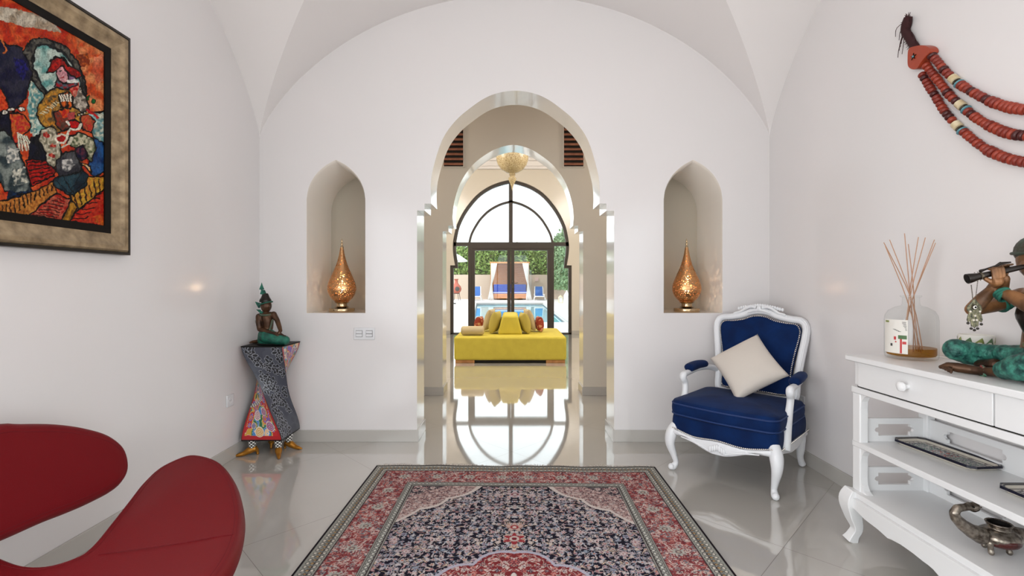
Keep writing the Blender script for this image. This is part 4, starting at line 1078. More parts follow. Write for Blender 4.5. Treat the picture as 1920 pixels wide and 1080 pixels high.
# face details and cap
for dx, dy in ((-.051, -.040), (-.033, -.055)): 
    MB().sphere(hc+Vector((dx, dy, .004)), .0062, 10, sc=(1, 1, .5)).go('eye', M['bronzedk'], e)
cap = MB(); cap.sphere(hc+Vector((.008, .006, .030)), .069, 24, sc=(.93, .98, .88)); cap.tube([hc+Vector((.004, .004, 0))+Vector((.066*math.cos(a), .068*math.sin(a), .026+.004*math.cos(a))) for a in [i*PI/12 for i in range(24)]], .006, 8, closed=True)
cap.go('cap', mat('worn_cap_patina', C(66, 84, 72), .5, var=C(62, 40, 30), vscale=22, metal=.3, bump=.4, bscale=60), e)
rose = MB()
for k in range(3):
    c_ = hc+Vector((-.028+.028*k, -.040-.010*k, .080-.004*k))
    for a in range(6): rose.sphere(c_+Vector((.009*math.cos(a*1.05), .006*math.sin(a*1.05)-.004, .009*math.sin(a*1.05))), .008, 8)
rose.go('cap_flowers', mat('red_patina', C(110, 34, 30), .5), e)
# clothes
tz = MB(); tz.limb([S(1985, 545, 1.66), S(1955, 560, 1.70), S(1940, 590, 1.70), S(1950, 615, 1.70)], [.040, .050, .050, .046], 16); 
tz.go('vest', M['bronzedk'], e, remesh=.003)
cf = MB(); 
a, b2 = S(1878, 549, 1.705), S(1886, 556, 1.69); d_ = (b2-a).normalized(); 
for k in range(3): q = a+(b2-a)*(k/2); ax = d_.orthogonal().normalized(); ay = d_.cross(ax); cf.tube([q+ax*(.021*math.cos(t_))+ay*(.021*math.sin(t_)) for t_ in [i*PI/8 for i in range(16)]], .0055, 8, closed=True)
cf.go('armlet', M['patina'], e); cf = MB(); a, b2 = S(1885, 562, 1.80), S(1872, 570, 1.80); d_ = (b2-a).normalized()
for k in range(3): q = a+(b2-a)*(k/2); ax = d_.orthogonal().normalized(); ay = d_.cross(ax); cf.tube([q+ax*(.031*math.cos(t_))+ay*(.031*math.sin(t_)) for t_ in [i*PI/8 for i in range(16)]], .006, 8, closed=True)
cf.go('armlet', M['patina'], e)
tr = MB()
tr.limb([S(1962, 668, 1.70), S(1930, 668, 1.78), S(1880, 664, 1.84), S(1830, 660, 1.88), S(1792, 655, 1.90)], [.066, .044, .034, .035, .042], 16)   # far thigh and knee
tr.limb([S(1792, 656, 1.90), S(1812, 668, 1.89), S(1832, 676, 1.87)], [.042, .032, .022], 14)
tr.limb([S(1962, 672, 1.70), S(1975, 672, 1.62), S(1950, 684, 1.60), S(1910, 690, 1.66), S(1885, 694, 1.71)], [.066, .05, .05, .046, .034], 16)
tr.limb([S(1885, 664, 1.80), S(1925, 676, 1.74)], [.036, .045], 14)
tr.go('trousers', M['patina2'], e, remesh=.003)
ft_ = MB()
ft_.limb([S(1764, 688, 1.878), S(1778, 686, 1.87), S(1795, 689, 1.855), S(1820, 693, 1.83), S(1840, 696, 1.80), S(1870, 698, 1.745), S(1890, 698, 1.71)], [.008, .015, .019, .018, .016, .019, .024], 14)
for k in range(5): ft_.limb([S(1778+k*1.5, 688+k*1.2, 1.868-.007*k), S(1763+k*5, 688+k*2.6, 1.874-.010*k)], [.006, .0052], 8)
ft_.limb([S(1838, 684, 1.85), S(1865, 684, 1.80)], [.020, .024], 12)
ft_.go('feet', M['bronze'], e, remesh=.0025)
an = MB()
for k in range(9): a = k*2*PI/9; q = S(1842, 697, 1.795); an.sphere(q+Vector((.008*math.cos(a), .019*math.cos(a), .019*math.sin(a))), .0068, 8)
an.go('anklet', mat('anklet_beads', C(110, 40, 36), .5, var=C(60, 120, 96), vscale=50, lo=.45, hi=.55), e)
sh = MB(); 
for k in range(7): sh.sphere(S(1925+k*7, 648+3*math.sin(k), 1.655-.002*k), .014, 10)
sh.go('sash_flowers', mat('sash_patina', C(104, 34, 34), .5, var=C(70, 90, 60), vscale=40), e)
fp = []
MB().prism([(-.10, -.14), (.06, -.14), (.10, -.05), (.12, .10), (.02, .12), (-.09, .02)], 0, .010, lambda u, v, w: (u+.08, v-.06, w)).go('base', M['bronzedk'], e, bevel=.003)

# hand-shaped pendant hanging from the flute
hp = fa+fo+fdir*.030
e = thing('hanging_amulet', 'silver hand-shaped amulet with eye bead hanging from the flute on two chains', 'amulet', (hp.x, hp.y, hp.z-.19))
eo = Vector(e.location)
dd_ = hp.y-.012
def T(px, py, o=0): return P(px, py, dd_+o)-eo
top1, top2 = T(1821, 535), T(1833, 528)
ch = MB()
for a, b_ in ((top1, T(1824, 561)), (top2, T(1829, 561))):
    n = 14
    for i in range(n+1): ch.sphere(a+(b_-a)*(i/n), .0019, 6)
for i in range(13): a = 2*PI*i/13; q = hp-eo; ch.sphere(q+Vector((0, 0, 0))+fdir*(.012*math.cos(a)*.5)+Vector((0, -.0165*math.cos(a), .0165*math.sin(a))), .0019, 6)
ch.go('chain', M['silver'], e)
def disc(c, r, th, m, nm, n=24): 
    MB().lathe([(0, -th), (r*.9, -th), (r, -th*.4), (r, th*.4), (r*.9, th), (0, th)], n=n, M=Matrix.Translation(c)@Matrix.Rotation(PI/2, 4, 'X')).go(nm, m, e)
M['amu'] = mat('aged_pale_silver', C(150, 146, 116), .35, metal=.6, var=C(70, 72, 62), vscale=90, bump=.4, bscale=150)
def flat(pts, m, nm, th=.0025, o=0): MB().prism([(T(*p).x, T(*p).z) for p in pts], T(1827, 580).y-th+o, T(1827, 580).y+th+o, fxz).go(nm, m, e, bevel=.001)
flat([(1824,563),(1827,561),(1830,563),(1834,568),(1839,573),(1841,580),(1838,586),(1840,592),(1842,600),(1839,604),(1836,601),(1836,597),(1834,604),(1834,610),(1831,612),(1827,614),(1823,612),(1821,610),(1820,603),(1819,598),(1818,602),(1815,604),(1813,600),(1815,592),(1817,586),(1813,581),(1814,574),(1820,568)], M['amu'], 'plate')
c0 = T(1825, 576); disc(c0+Vector((0, -.004, 0)), .0095, .002, M['silver'], 'eye_rim'); disc(c0+Vector((0, -.006, 0)), .0065, .002, M['paper'], 'eye_white'); disc(c0+Vector((0, -.008, 0)), .0035, .0018, M['black'], 'pupil')
for q in ((1818, 584), (1836, 584), (1827, 592), (1824, 600), (1830, 600)): disc(T(*q)+Vector((0, -.003, 0)), .0035, .0015, M['cream'], 'stone', 12)
for q in ((1815, 606), (1840, 608), (1821, 616), (1827, 619), (1833, 616)):
    MB().sphere(T(*q), .0048, 10).sphere(T(q[0], q[1]-4.5), .002, 6).go('bell_bead', M['darkbronze'], e)

# ------------------------------------------------------------------ necklace on the wall
nx_ = XR-.022
no = PX(1720, 110, nx_)
e = thing('bead_necklace', 'giant three-strand coral bead necklace with wool tassel hanging on the right wall', 'wall ornament', (XR, no.y, no.z))
def NW(px, py, off=0.0): return PX(px, py, nx_+off)
strands = [[(1746, 103), (1760, 118), (1770, 131), (1788, 148), (1806, 162), (1835, 179), (1865, 193), (1900, 203), (1935, 206), (1975, 204), (2020, 196)],
           [(1736, 122), (1750, 140), (1766, 160), (1782, 180), (1800, 196), (1816, 210), (1838, 226), (1865, 240), (1895, 251), (1930, 255), (1980, 256), (2030, 248)],
           [(1728, 139), (1741, 160), (1756, 184), (1770, 207), (1790, 231), (1806, 246), (1822, 260), (1848, 279), (1880, 294), (1915, 303), (1960, 308), (2020, 302)]]
spec = [(1780, 1798), (1792, 1812), (1788, 1808)]
for si, stn in enumerate(strands):
    path = [NW(*p) for p in stn]; sp = smoothpath([tuple(p) for p in path], 30)
    pts = [Vector(p) for p in sp]; d = [0]
    for a, b_ in zip(pts[:-1], pts[1:]): d.append(d[-1]+(b_-a).length)
    cordm = MB(); cordm.tube(pts[::6], .002, 6); cordm.go('cord', M['wool'], e, world=True)
    pos = 0.006; k = 0; total = d[-1]; rs = random.Random(si+5)
    state = 0; count = 0
    while pos < total-.01 and count < 33:
        i = min(np.searchsorted(d, pos), len(pts)-1); c_ = pts[i]; tdir = (pts[min(i+2, len(pts)-1)]-pts[max(i-2, 0)]).normalized()
        ppx = 960+c_.x/c_.y*F
        Mt = Matrix.Translation(c_)@tdir.to_track_quat('Z', 'X').to_matrix().to_4x4()
        if state == 0 and ppx > spec[si][0]:
            MB().lathe([(.015, -.017), (.0185, -.015), (.0185, .015), (.015, .017)], n=20, M=Mt@Matrix.Translation((0, 0, .015))).go('bone_bead', M['bone'], e, world=True)
            MB().lathe([(.013, -.006), (.0165, -.004), (.0165, .004), (.013, .006)], n=20, M=Mt@Matrix.Translation((0, 0, .041))).go('silver_bead', M['silver'], e, world=True)
            MB().lathe([(.012, -.006), (.019, -.004), (.021, 0), (.019, .004), (.012, .006)], n=20, M=Mt@Matrix.Translation((0, 0, .055))).go('turquoise_bead', M['turq'], e, world=True)
            state = 1; pos += .069; continue
        th = .0104+.0012*rs.random(); r = .0170+.003*rs.random()+(.003 if ppx > 1850 else 0)
        tilt = Matrix.Rotation((rs.random()-.5)*.25, 4, 'X')
        MB().lathe([(.004, -th*.9), (r*.55, -th*.95), (r*.84, -th*.72), (r*.98, -th*.3), (r, 0), (r*.98, th*.3), (r*.84, th*.72), (r*.55, th*.95), (.004, th*.9)], n=18, M=Mt@tilt).go('bead', M[rs.choice(['bead1', 'bead1', 'bead2', 'bead2', 'bead3'])], e, world=True)
        pos += th*2*1.04; count += 1
# spacer and tassel
hl = [(1712, 92), (1722, 87), (1738, 85), (1750, 89), (1753, 97), (1746, 104), (1736, 116), (1728, 128), (1719, 130), (1711, 124), (1710, 108)]
q = [tuple(p) for p in smoothpath([(NW(*p).y, NW(*p).z) for p in hl], 4, True)]
MB().prism(q, XR-.045, XR-.004, fyz).go('heart_spacer', M['coral'], e, world=True, bevel=.01, bseg=4)
stc = NW(1722, 106); mb = MB()
for k in range(5):
    a = 2*PI*k/5+.4; mb.prism([(stc.y+.017*math.cos(a), stc.z+.017*math.sin(a)), (stc.y+.006*math.cos(a+.6), stc.z+.006*math.sin(a+.6)), (stc.y, stc.z), (stc.y+.006*math.cos(a-.6), stc.z+.006*math.sin(a-.6))], XR-.049, XR-.044, fyz)
mb.go('star_inlay', M['bronzedk'], e, world=True, smooth=False); MB().sphere((XR-.049, stc.y, stc.z), .005, 10).go('inlay_stone', M['turq'], e, world=True)
mb = MB(); core = [(1703, 32), (1700, 45), (1698, 58), (1705, 70), (1710, 80), (1716, 88), (1716, 95)]
stube(mb, [NW(*p) for p in core], [.018, .022, .020, .020, .019, .018, .012], n=10)
rr_ = random.Random(4)
for k in range(220):
    t_ = rr_.random(); i = int(t_*5.99); a = Vector(NW(*core[i])).lerp(NW(*core[i+1]), t_*5.99-i)
    ang = rr_.random()*2*PI; l = .02+.014*rr_.random()
    mb.tube([a, a+Vector((-.3*l*abs(math.cos(ang)), l*.9*math.cos(ang), l*math.sin(ang)))], [.003, .0012], 4)
for k in range(9):
    s_ = NW(1698+rr_.random()*8, 34+rr_.random()*45); tx = 1676+rr_.random()*16
    stube(mb, [s_, NW(tx+6, 40+k*6), NW(tx+3, 56+k*6.5)], [.002, .0016, .0014], n=5, seg=4)
mb.go('tassel', M['wool'], e, world=True)

# ------------------------------------------------------------------ blue armchair
ang = math.atan2(-.712, .702)
ch0 = thing('armchair', 'white carved wood armchair with navy velvet upholstery in the right corner', 'armchair', (1.533, 3.215, 0), ang)
WC = M['chairwhite']
for s in (-1, 1):
    mb = MB(); stube(mb, [(s*.300, -.30, .30), (s*.322, -.325, .245), (s*.328, -.335, .18), (s*.312, -.315, .10), (s*.303, -.303, .05), (s*.312, -.318, .022), (s*.322, -.335, .016)], [.034, .038, .031, .021, .017, .021, .016], n=14)
    mb.sphere((s*.320, -.333, .022), .0215, 12); mb.sphere((s*.322, -.345, .225), .018, 10, sc=(1, .6, 1.5)); mb.go('leg', WC, ch0)
    mb = MB(); stube(mb, [(s*.275, .29, .36), (s*.285, .30, .25), (s*.283, .31, .14), (s*.278, .325, .07), (s*.284, .35, .02)], [.028, .034, .027, .020, .022], n=14); mb.sphere((s*.284, .352, .022), .021, 12); mb.go('leg', WC, ch0)
# front and side aprons
def zn(x): x = x/.31; return .268+.014*abs(x)**2-.014*math.sin(abs(x)*PI)**2 
def zl(x):
    a = abs(x)/.31
    return .188+.010*(a < .1)*0+.058*max(0, min(1, (a-.12)/.55))**1.2+.012*math.exp(-((a-.17)/.05)**2)*0
n = 40; xs_ = [-.305+.61*i/n for i in range(n+1)]
yf = lambda x: -.335-.022*math.cos(x/.31*PI/2)
vs = []; 
for x in xs_: vs += [(x, yf(x)-.010, zn(x)), (x, yf(x)-.016, (zn(x)+zl(x))/2), (x, yf(x)-.006, zl(x)), (x, yf(x)+.026, zl(x)), (x, yf(x)+.03, zn(x)+.005)]
fs = []
for i in range(n):
    for j in range(5): j2 = (j+1) % 5; fs.append((i*5+j, (i+1)*5+j, (i+1)*5+j2, i*5+j2))
fs += [(0, 1, 2, 3, 4), tuple(n*5+j for j in range(5))]
mb = MB().add(vs, fs)
for k in range(-3, 4): mb.sphere((k*.014, yf(0)-.018, .226-.006*abs(k)+.01), .013, 10, sc=(.75, .6, 1.7))
for s in (-1, 1): stube(mb, [(s*.05, yf(0)-.016, .205), (s*.11, yf(.1)-.016, .225), (s*.17, yf(.17)-.016, .238), (s*.24, yf(.24)-.015, .246)], [.006, .007, .006, .003], n=8)
mb.go('front_rail', WC, ch0, angle=60)
for s in (-1, 1):
    vs = []; m_ = 24
    for i in range(m_+1):
        y = -.30+.60*i/m_; a = abs(y)/.30; zb_ = .215+.045*max(0, (a-.2)/.8)**1.2; x = s*(.325+.008*math.cos(a*PI/2))
        vs += [(x, y, .272), (x+s*.004, y, .245), (x, y, zb_), (x-s*.03, y, zb_), (x-s*.03, y, .275)]
    fs = []
    for i in range(m_):
        for j in range(5): j2 = (j+1) % 5; fs.append((i*5+j, (i+1)*5+j, (i+1)*5+j2, i*5+j2))
    fs += [(0, 1, 2, 3, 4), tuple(m_*5+j for j in range(5))]
    MB().add(vs, fs).go('side_rail', WC, ch0, angle=60)
MB().box(-.28, .28, .29, .32, .24, .40).go('back_seat_rail', WC, ch0, bevel=.008)
# upholstered seat base
def puff(name, outline, z0, z1, m, bulge=.02, dome=.0, parent=ch0, n=10, label=None):
    """closed pad: outline (x,y) list, rounded edges"""
    cx = sum(p[0] for p in outline)/len(outline); cy = sum(p[1] for p in outline)/len(outline); k = len(outline)
    lay = []
    for j in range(n+1):
        a = -PI/2+PI*j/n; inset = bulge*(1-math.cos(a)); lay.append((inset, z0+(z1-z0)*(.5+.5*math.sin(a))))
    vs = []; fs = []
    for ins, z in lay:
        for x, y in outline:
            l = math.hypot(x-cx, y-cy); f = (l-ins)/l; vs.append((cx+(x-cx)*f, cy+(y-cy)*f, z))
    for j in range(n):
        for i in range(k): i2 = (i+1) % k; fs.append((j*k+i, j*k+i2, (j+1)*k+i2, (j+1)*k+i))
    # top rings to the centre with a dome
    base_i = n*k; q = 8
    prev = base_i
    for r in range(1, q):
        f = 1-r/q; st_ = len(vs)
        for i in range(k):
            x, y, z = vs[base_i+i]; vs.append((cx+(x-cx)*f, cy+(y-cy)*f, z+dome*(1-f*f)))
        for i in range(k): i2 = (i+1) % k; fs.append((prev+i, prev+i2, st_+i2, st_+i))
        prev = st_
    vs.append((cx, cy, z1+dome)); ci = len(vs)-1
    for i in range(k): fs.append((prev+i, prev+(i+1) % k, ci))
    fs.append(tuple(range(k-1, -1, -1)))
    return MB().add(vs, fs).go(name, m, parent, angle=60, label=label)
def seat_out(w, yf_, yb, bow=.022, r=.05, n=10):
    o = []
    for i in range(n+1): a = PI+PI/2*i/n; o.append((-w+r+r*math.cos(a), yf_+r+r*math.sin(a)))
    for i in range(1, 16): x = (-w+r)+(2*w-2*r)*i/16; o.append((x, yf_-bow*math.sin(PI*i/16)))
    for i in range(n+1): a = -PI/2+PI/2*i/n; o.append((w-r+r*math.cos(a), yf_+r+r*math.sin(a)))
    for i in range(1, 8): o.append((w, yf_+r+(yb-yf_-2*r)*i/8))
    for i in range(n+1): a = PI/2*i/n; o.append((w-r+r*math.cos(a), yb-r+r*math.sin(a)))
    for i in range(1, 8): o.append((w-r-(2*w-2*r)*i/8, yb))
    for i in range(n+1): a = PI/2+PI/2*i/n; o.append((-w+r+r*math.cos(a), yb-r+r*math.sin(a)))
    for i in range(1, 8): o.append((-w, yb-r-(yb-yf_-2*r)*i/8))
    return o
puff('seat_base', seat_out(.330, -.335, .30), .255, .385, M['blue'], .018, 0)
cu = puff('seat_cushion', seat_out(.335, -.350, .27, r=.07), .368, .475, M['blue'], .022, .035)
so_ = seat_out(.3325, -.3475, .268, r=.07)
for z in (.452, .385):
    MB().tube([(x*.998, y*.998, z) for x, y in so_], .005, 6, closed=True).go('piping', M['bluep'], cu)
# back
def BK(x, z, off=0.0): return Vector((x, .285+(z-.45)*.20-off*.98+.035*(1-(x/.3)**2)*0, z+off*.2))
fo_ = [(-.255, .475), (-.262, .60), (-.280, .75), (-.297, .87), (-.300, .945), (-.270, .990), (-.20, 1.000), (-.12, 1.018), (-.06, 1.042), (0, 1.050), (.06, 1.042), (.12, 1.018), (.20, 1.000), (.270, .990), (.300, .945), (.297, .87), (.280, .75), (.262, .60), (.255, .475), (.20, .452), (.10, .448), (0, .446), (-.10, .448), (-.20, .452)]
fo2 = [tuple(p) for p in smoothpath(fo_, 5, True)]
mb = MB(); mb.tube([BK(x, z) for x, z in fo2], .030, 12, closed=True, flat=.85)
mb.tube([BK(x*1.03, .72+(z-.72)*1.025, .022) for x, z in fo2], .009, 8, closed=True)
bf = mb.go('back_frame', WC, ch0)
mb = MB()
for k in range(-9, 10):
    x = k*.0165; z = 1.062+.020*math.cos(x/.15*PI/2); r = .016*(1-.35*abs(k)/9)
    mb.sphere(BK(x, z, .012), r, 10, sc=(.9, .8, 1.25))
for s in (-1, 1):
    stube(mb, [BK(s*.02, 1.07, .03), BK(s*.06, 1.075, .034), BK(s*.10, 1.055, .034), BK(s*.13, 1.035, .03), BK(s*.16, 1.028, .025), BK(s*.175, 1.018, .028)], [.012, .011, .010, .009, .008, .011], n=8)
    stube(mb, [BK(s*.01, 1.05, .034), BK(s*.04, 1.045, .036), BK(s*.08, 1.03, .034)], [.009, .008, .004], n=8)
mb.sphere(BK(0, 1.062, .034), .018, 12, sc=(1, .6, 1.3)); mb.go('carved_crest', WC, bf)
inn = []
for x, z in fo2:
    c_ = (x, z-.72); l = math.hypot(*c_); f = (l-.034)/l; inn.append((x*f, .72+(z-.72)*f))
def pad(side):
    k = len(inn); vs = [BK(x, z, .012*side) for x, z in inn]; fs = []; prev = 0; q = 8
    for r in range(1, q):
        f = 1-r/q; st_ = len(vs)
        for x, z in inn: vs.append(BK(x*f, .72+(z-.72)*f, side*(.012+.032*(1-f*f)**.9)))
        for i in range(k): i2 = (i+1) % k; fs.append((prev+i, prev+i2, st_+i2, st_+i))
        prev = st_
    vs.append(BK(0, .72, side*.044)); ci = len(vs)-1
    for i in range(k): fs.append((prev+i, prev+(i+1) % k, ci))
    return vs, fs
mb = MB(); v1, f1 = pad(1); mb.add(v1, f1); v2, f2 = pad(-1); mb.add(v2, f2); k = len(inn)
mb.f += [[i, (i+1) % k, len(v1)+(i+1) % k, len(v1)+i] for i in range(k)]; mb.mi += [0]*k
bp_ = mb.go('back_upholstery', M['blue'], ch0, angle=60)
def resample(pts, step):
    pts = [Vector(p) for p in pts]; out = []; acc = 0
    for a, b_ in zip(pts, pts[1:]+[pts[0]]):
        L = (b_-a).length; t_ = acc
        while t_ < L: out.append(a+(b_-a)*(t_/L)); t_ += step
        acc = t_-L
    return out
mb = MB()
inn2 = [(x*(math.hypot(x, z-.72)-.006)/math.hypot(x, z-.72), .72+(z-.72)*(math.hypot(x, z-.72)-.006)/math.hypot(x, z-.72)) for x, z in inn]
for q in resample([BK(x, z, .024) for x, z in inn2], .0125): mb.sphere(q, .0052, 8)
mb.go('nailhead_trim', M['bronze_nail'], bp_, kind='stuff')
mb = MB(); nn_ = 56
for i in range(nn_+1): x = -.305+.61*i/nn_; mb.sphere((x, yf(x)-.009, zn(x)+.009), .0052, 8)
for s in (-1, 1):
    for i in range(50): mb.sphere((s*.338, -.29+.58*i/49, .279), .0052, 8)
mb.go('nailhead_trim', M['bronze_nail'], ch0, kind='stuff')
for s in (-1, 1):
    mb = MB(); stube(mb, [(s*.270, .305, .60), (s*.300, .24, .622), (s*.330, .12, .628), (s*.338, 0, .618), (s*.338, -.085, .612), (s*.338, -.118, .606), (s*.338, -.122, .585), (s*.334, -.100, .545), (s*.330, -.115, .47), (s*.333, -.165, .38), (s*.333, -.20, .262)], [.022, .020, .019, .019, .021, .024, .024, .021, .022, .026, .030], n=12)
    mb.sphere((s*.338, -.118, .606), .028, 12, sc=(.85, 1, .85))
    ar = mb.go('armrest', WC, ch0)
    mb = MB(); stube(mb, [(s*.318, .205, .648), (s*.322, .19, .652), (s*.334, .10, .655), (s*.338, .02, .650), (s*.338, -.035, .645), (s*.338, -.05, .640)], [.012, .032, .037, .038, .034, .012], n=16, flat=.8)
    mb.go('arm_pad', M['blue'], ar, angle=180)
    mb = MB()
    for i in range(24): t_ = i/23; y = .20-.245*t_; mb.sphere((s*(.322+.016*t_)+.0*s-s*.0, y, .632), .001, 4)
# pillow on the chair
cs = [P(1420, 623, 3.36), P(1481, 708, 3.06), P(1381, 750, 3.12), P(1331, 675, 3.42)]
cc = sum(cs, Vector())/4; ux = (cs[1]-cs[0]+cs[2]-cs[3])/2; uy = (cs[0]-cs[3]+cs[1]-cs[2])/2
me = pillow_mesh(cc, ux, uy, ux.length, uy.length, .15, 26, .07)
# shear the square into the measured corners
pl_ = link('throw_pillow', me, M['cream'], None, angle=180)
tag(pl_, 'cream square pillow balanced on one corner against the back of the armchair', 'pillow')

# ------------------------------------------------------------------ red lounge chair
e = thing('lounge_chair', 'oxblood red leather lounge chair with rounded floating back beside the left wall', 'lounge chair', (-1.35, 1.45, 0))
so3 = [(-1.364, 1.487), (-1.372, 1.55), (-1.42, 1.678), (-1.472, 1.82), (-1.515, 1.95), (-1.525, 2.07), (-1.45, 2.165), (-1.30, 2.12), (-1.16, 2.00), (-1.055, 1.87), (-.958, 1.715), (-.875, 1.52), (-.835, 1.33), (-.83, 1.12), (-.90, .88), (-1.05, .74), (-1.25, .72), (-1.42, .82), (-1.48, 1.0), (-1.50, 1.15), (-1.56, 1.26), (-1.70, 1.30), (-1.71, 1.53), (-1.62, 1.505), (-1.484, 1.455), (-1.40, 1.448)]
o3 = [tuple(p) for p in smoothpath(so3, 5, True)]
def seat_z(x, y): 
    s = (y-1.42)/.72; return .385+.075*s*s*(1 if True else 0)-.02*max(0, 1-((x+1.1)/.25)**2)*max(0, 1-s*s)
def red_pad(outline, zf, th, name, parent, mp, c, seam=True):
    k = len(outline); cx, cy = c; vs = []; fs = []; n_ = 10
    lay = []
    for j in range(n_+1):
        a = -PI/2+PI*j/n_; lay.append((.030*(1-math.cos(a)), -th/2+th/2*math.sin(a)))
    def nrm(i):
        a = outline[i-1]; b_ = outline[(i+1) % k]; dx, dy = b_[0]-a[0], b_[1]-a[1]; l = math.hypot(dx, dy) or 1; return (dy/l, -dx/l)
    area = sum(outline[i-1][0]*outline[i][1]-outline[i][0]*outline[i-1][1] for i in range(k)); sg = 1 if area > 0 else -1
    for ins, z in lay:
        for i, (x, y) in enumerate(outline):
            nx2, ny2 = nrm(i); X = x-sg*nx2*ins; Y = y-sg*ny2*ins; vs.append(mp(X, Y, zf(X, Y)+z))
    for j in range(n_):
        for i in range(k): i2 = (i+1) % k; fs.append((j*k+i, j*k+i2, (j+1)*k+i2, (j+1)*k+i))
    mb = MB().add(vs, fs)
    # caps: dense inner grid by delaunay of rings
    from mathutils.geometry import delaunay_2d_cdt
    ring2 = []
    for i, (x, y) in enumerate(outline):
        nx2, ny2 = nrm(i); ring2.append((x-sg*nx2*.030, y-sg*ny2*.030))
    X0, X1 = min(p[0] for p in ring2), max(p[0] for p in ring2); Y0, Y1_ = min(p[1] for p in ring2), max(p[1] for p in ring2)
    gx, gy = np.meshgrid(np.arange(X0, X1, .035), np.arange(Y0, Y1_, .035)); inside = poly_mask(gx, gy, ring2)
    pts = [Vector(p) for p in ring2]+[Vector((a, b_)) for a, b_ in zip(gx[inside], gy[inside]) if min((a-p[0])**2+(b_-p[1])**2 for p in ring2) > .015**2]
    V_, E_, F_, *_r = delaunay_2d_cdt(pts, [(i, (i+1) % k) for i in range(k)], [], 1, 1e-6)
    for zo in (0, -th):
        mb.add([mp(p.x, p.y, zf(p.x, p.y)+zo) for p in V_], [tuple(f) for f in F_])
    me = mb.mesh(name); bm = bmesh.new(); bm.from_mesh(me); bmesh.ops.remove_doubles(bm, verts=bm.verts, dist=.0008); bmesh.ops.recalc_face_normals(bm, faces=bm.faces); bm.to_mesh(me); bm.free()
    o = link(name, me, M['red'], parent, world=True, angle=180)
    if seam:
        mb = MB()
        for ins in (.022, .034):
            q = []
            for i, (x, y) in enumerate(outline):
                nx2, ny2 = nrm(i); X = x-sg*nx2*ins; Y = y-sg*ny2*ins; q.append(mp(X, Y, zf(X, Y)-(.0022 if ins < .03 else 0)))
            mb.tube(q, .0013, 5, closed=True)
        mb.go('seam', M['redstitch'], o, world=True)
    return o
ident = lambda x, y, z: Vector((x, y, z))
seat = red_pad(o3, lambda x, y: seat_z(x, y)+.02, .085, 'seat', e, ident, (-1.2, 1.4))
sm_ = MB(); q = [(-1.30, 1.50), (-1.10, 1.58), (-.99, 1.615), (-.945, 1.618), (-.918, 1.60)]
sm_.tube([(x, y, seat_z(x, y)+.021-(.03 if i == 4 else 0)) for i, (x, y) in enumerate(q)], .0013, 5); sm_.go('cross_seam', M['redstitch'], seat, world=True)
# back pad on a leaning plane near the wall
pt0 = Vector((-1.655, 1.5, .55)); nrm_b = Vector((1, -.0, .22)).normalized()
def ray_b(px, py):
    d = Vector(((px-960)/F, 1, -(py-HY)/F)); o = Vector((0, 0, HC)); t_ = (pt0-o).dot(nrm_b)/d.dot(nrm_b); return o+d*t_
eu = Vector((0, 1, 0)); ev = nrm_b.cross(eu).normalized(); ev = ev if ev.z > 0 else -ev
bpx = [(0, 793), (60, 789.5), (120, 791), (170, 799), (210, 813), (237, 835), (247, 865), (243, 892), (222, 918), (180, 942), (140, 960), (100, 976), (50, 999), (0, 1022)]
b2d = []
for p in bpx: w = ray_b(*p)-pt0; b2d.append((w.dot(eu), w.dot(ev)))
ylo = b2d[0][0]
mir = [(2*(-.06)-u, v) for u, v in reversed(b2d) if u > -.02]
b2 = b2d+[p for p in mir]
ob = [tuple(p) for p in smoothpath(b2, 4, True)]
red_pad(ob, lambda u, v: -.02*(1-min(1, (u+.06)**2/.3)), .075, 'backrest', e, lambda u, v, w: pt0+eu*u+ev*v+nrm_b*w, (0, 0))
mb = MB(); stube(mb, [(-1.52, 1.41, .36), (-1.66, 1.41, .34), (-1.74, 1.41, .40), (-1.735, 1.41, .50), (-1.70, 1.41, .60)], [.05, .05, .045, .04, .035], n=12, flat=.5); mb.go('back_support', M['red'], e, world=True)
MB().lathe([(.23, 0), (.23, .012), (.05, .02), (.035, .03), (.03, .30), (.06, .33)], c=(-1.21, 1.42, 0.0005), n=40).go('pedestal_foot', M['metal'], e, world=True)

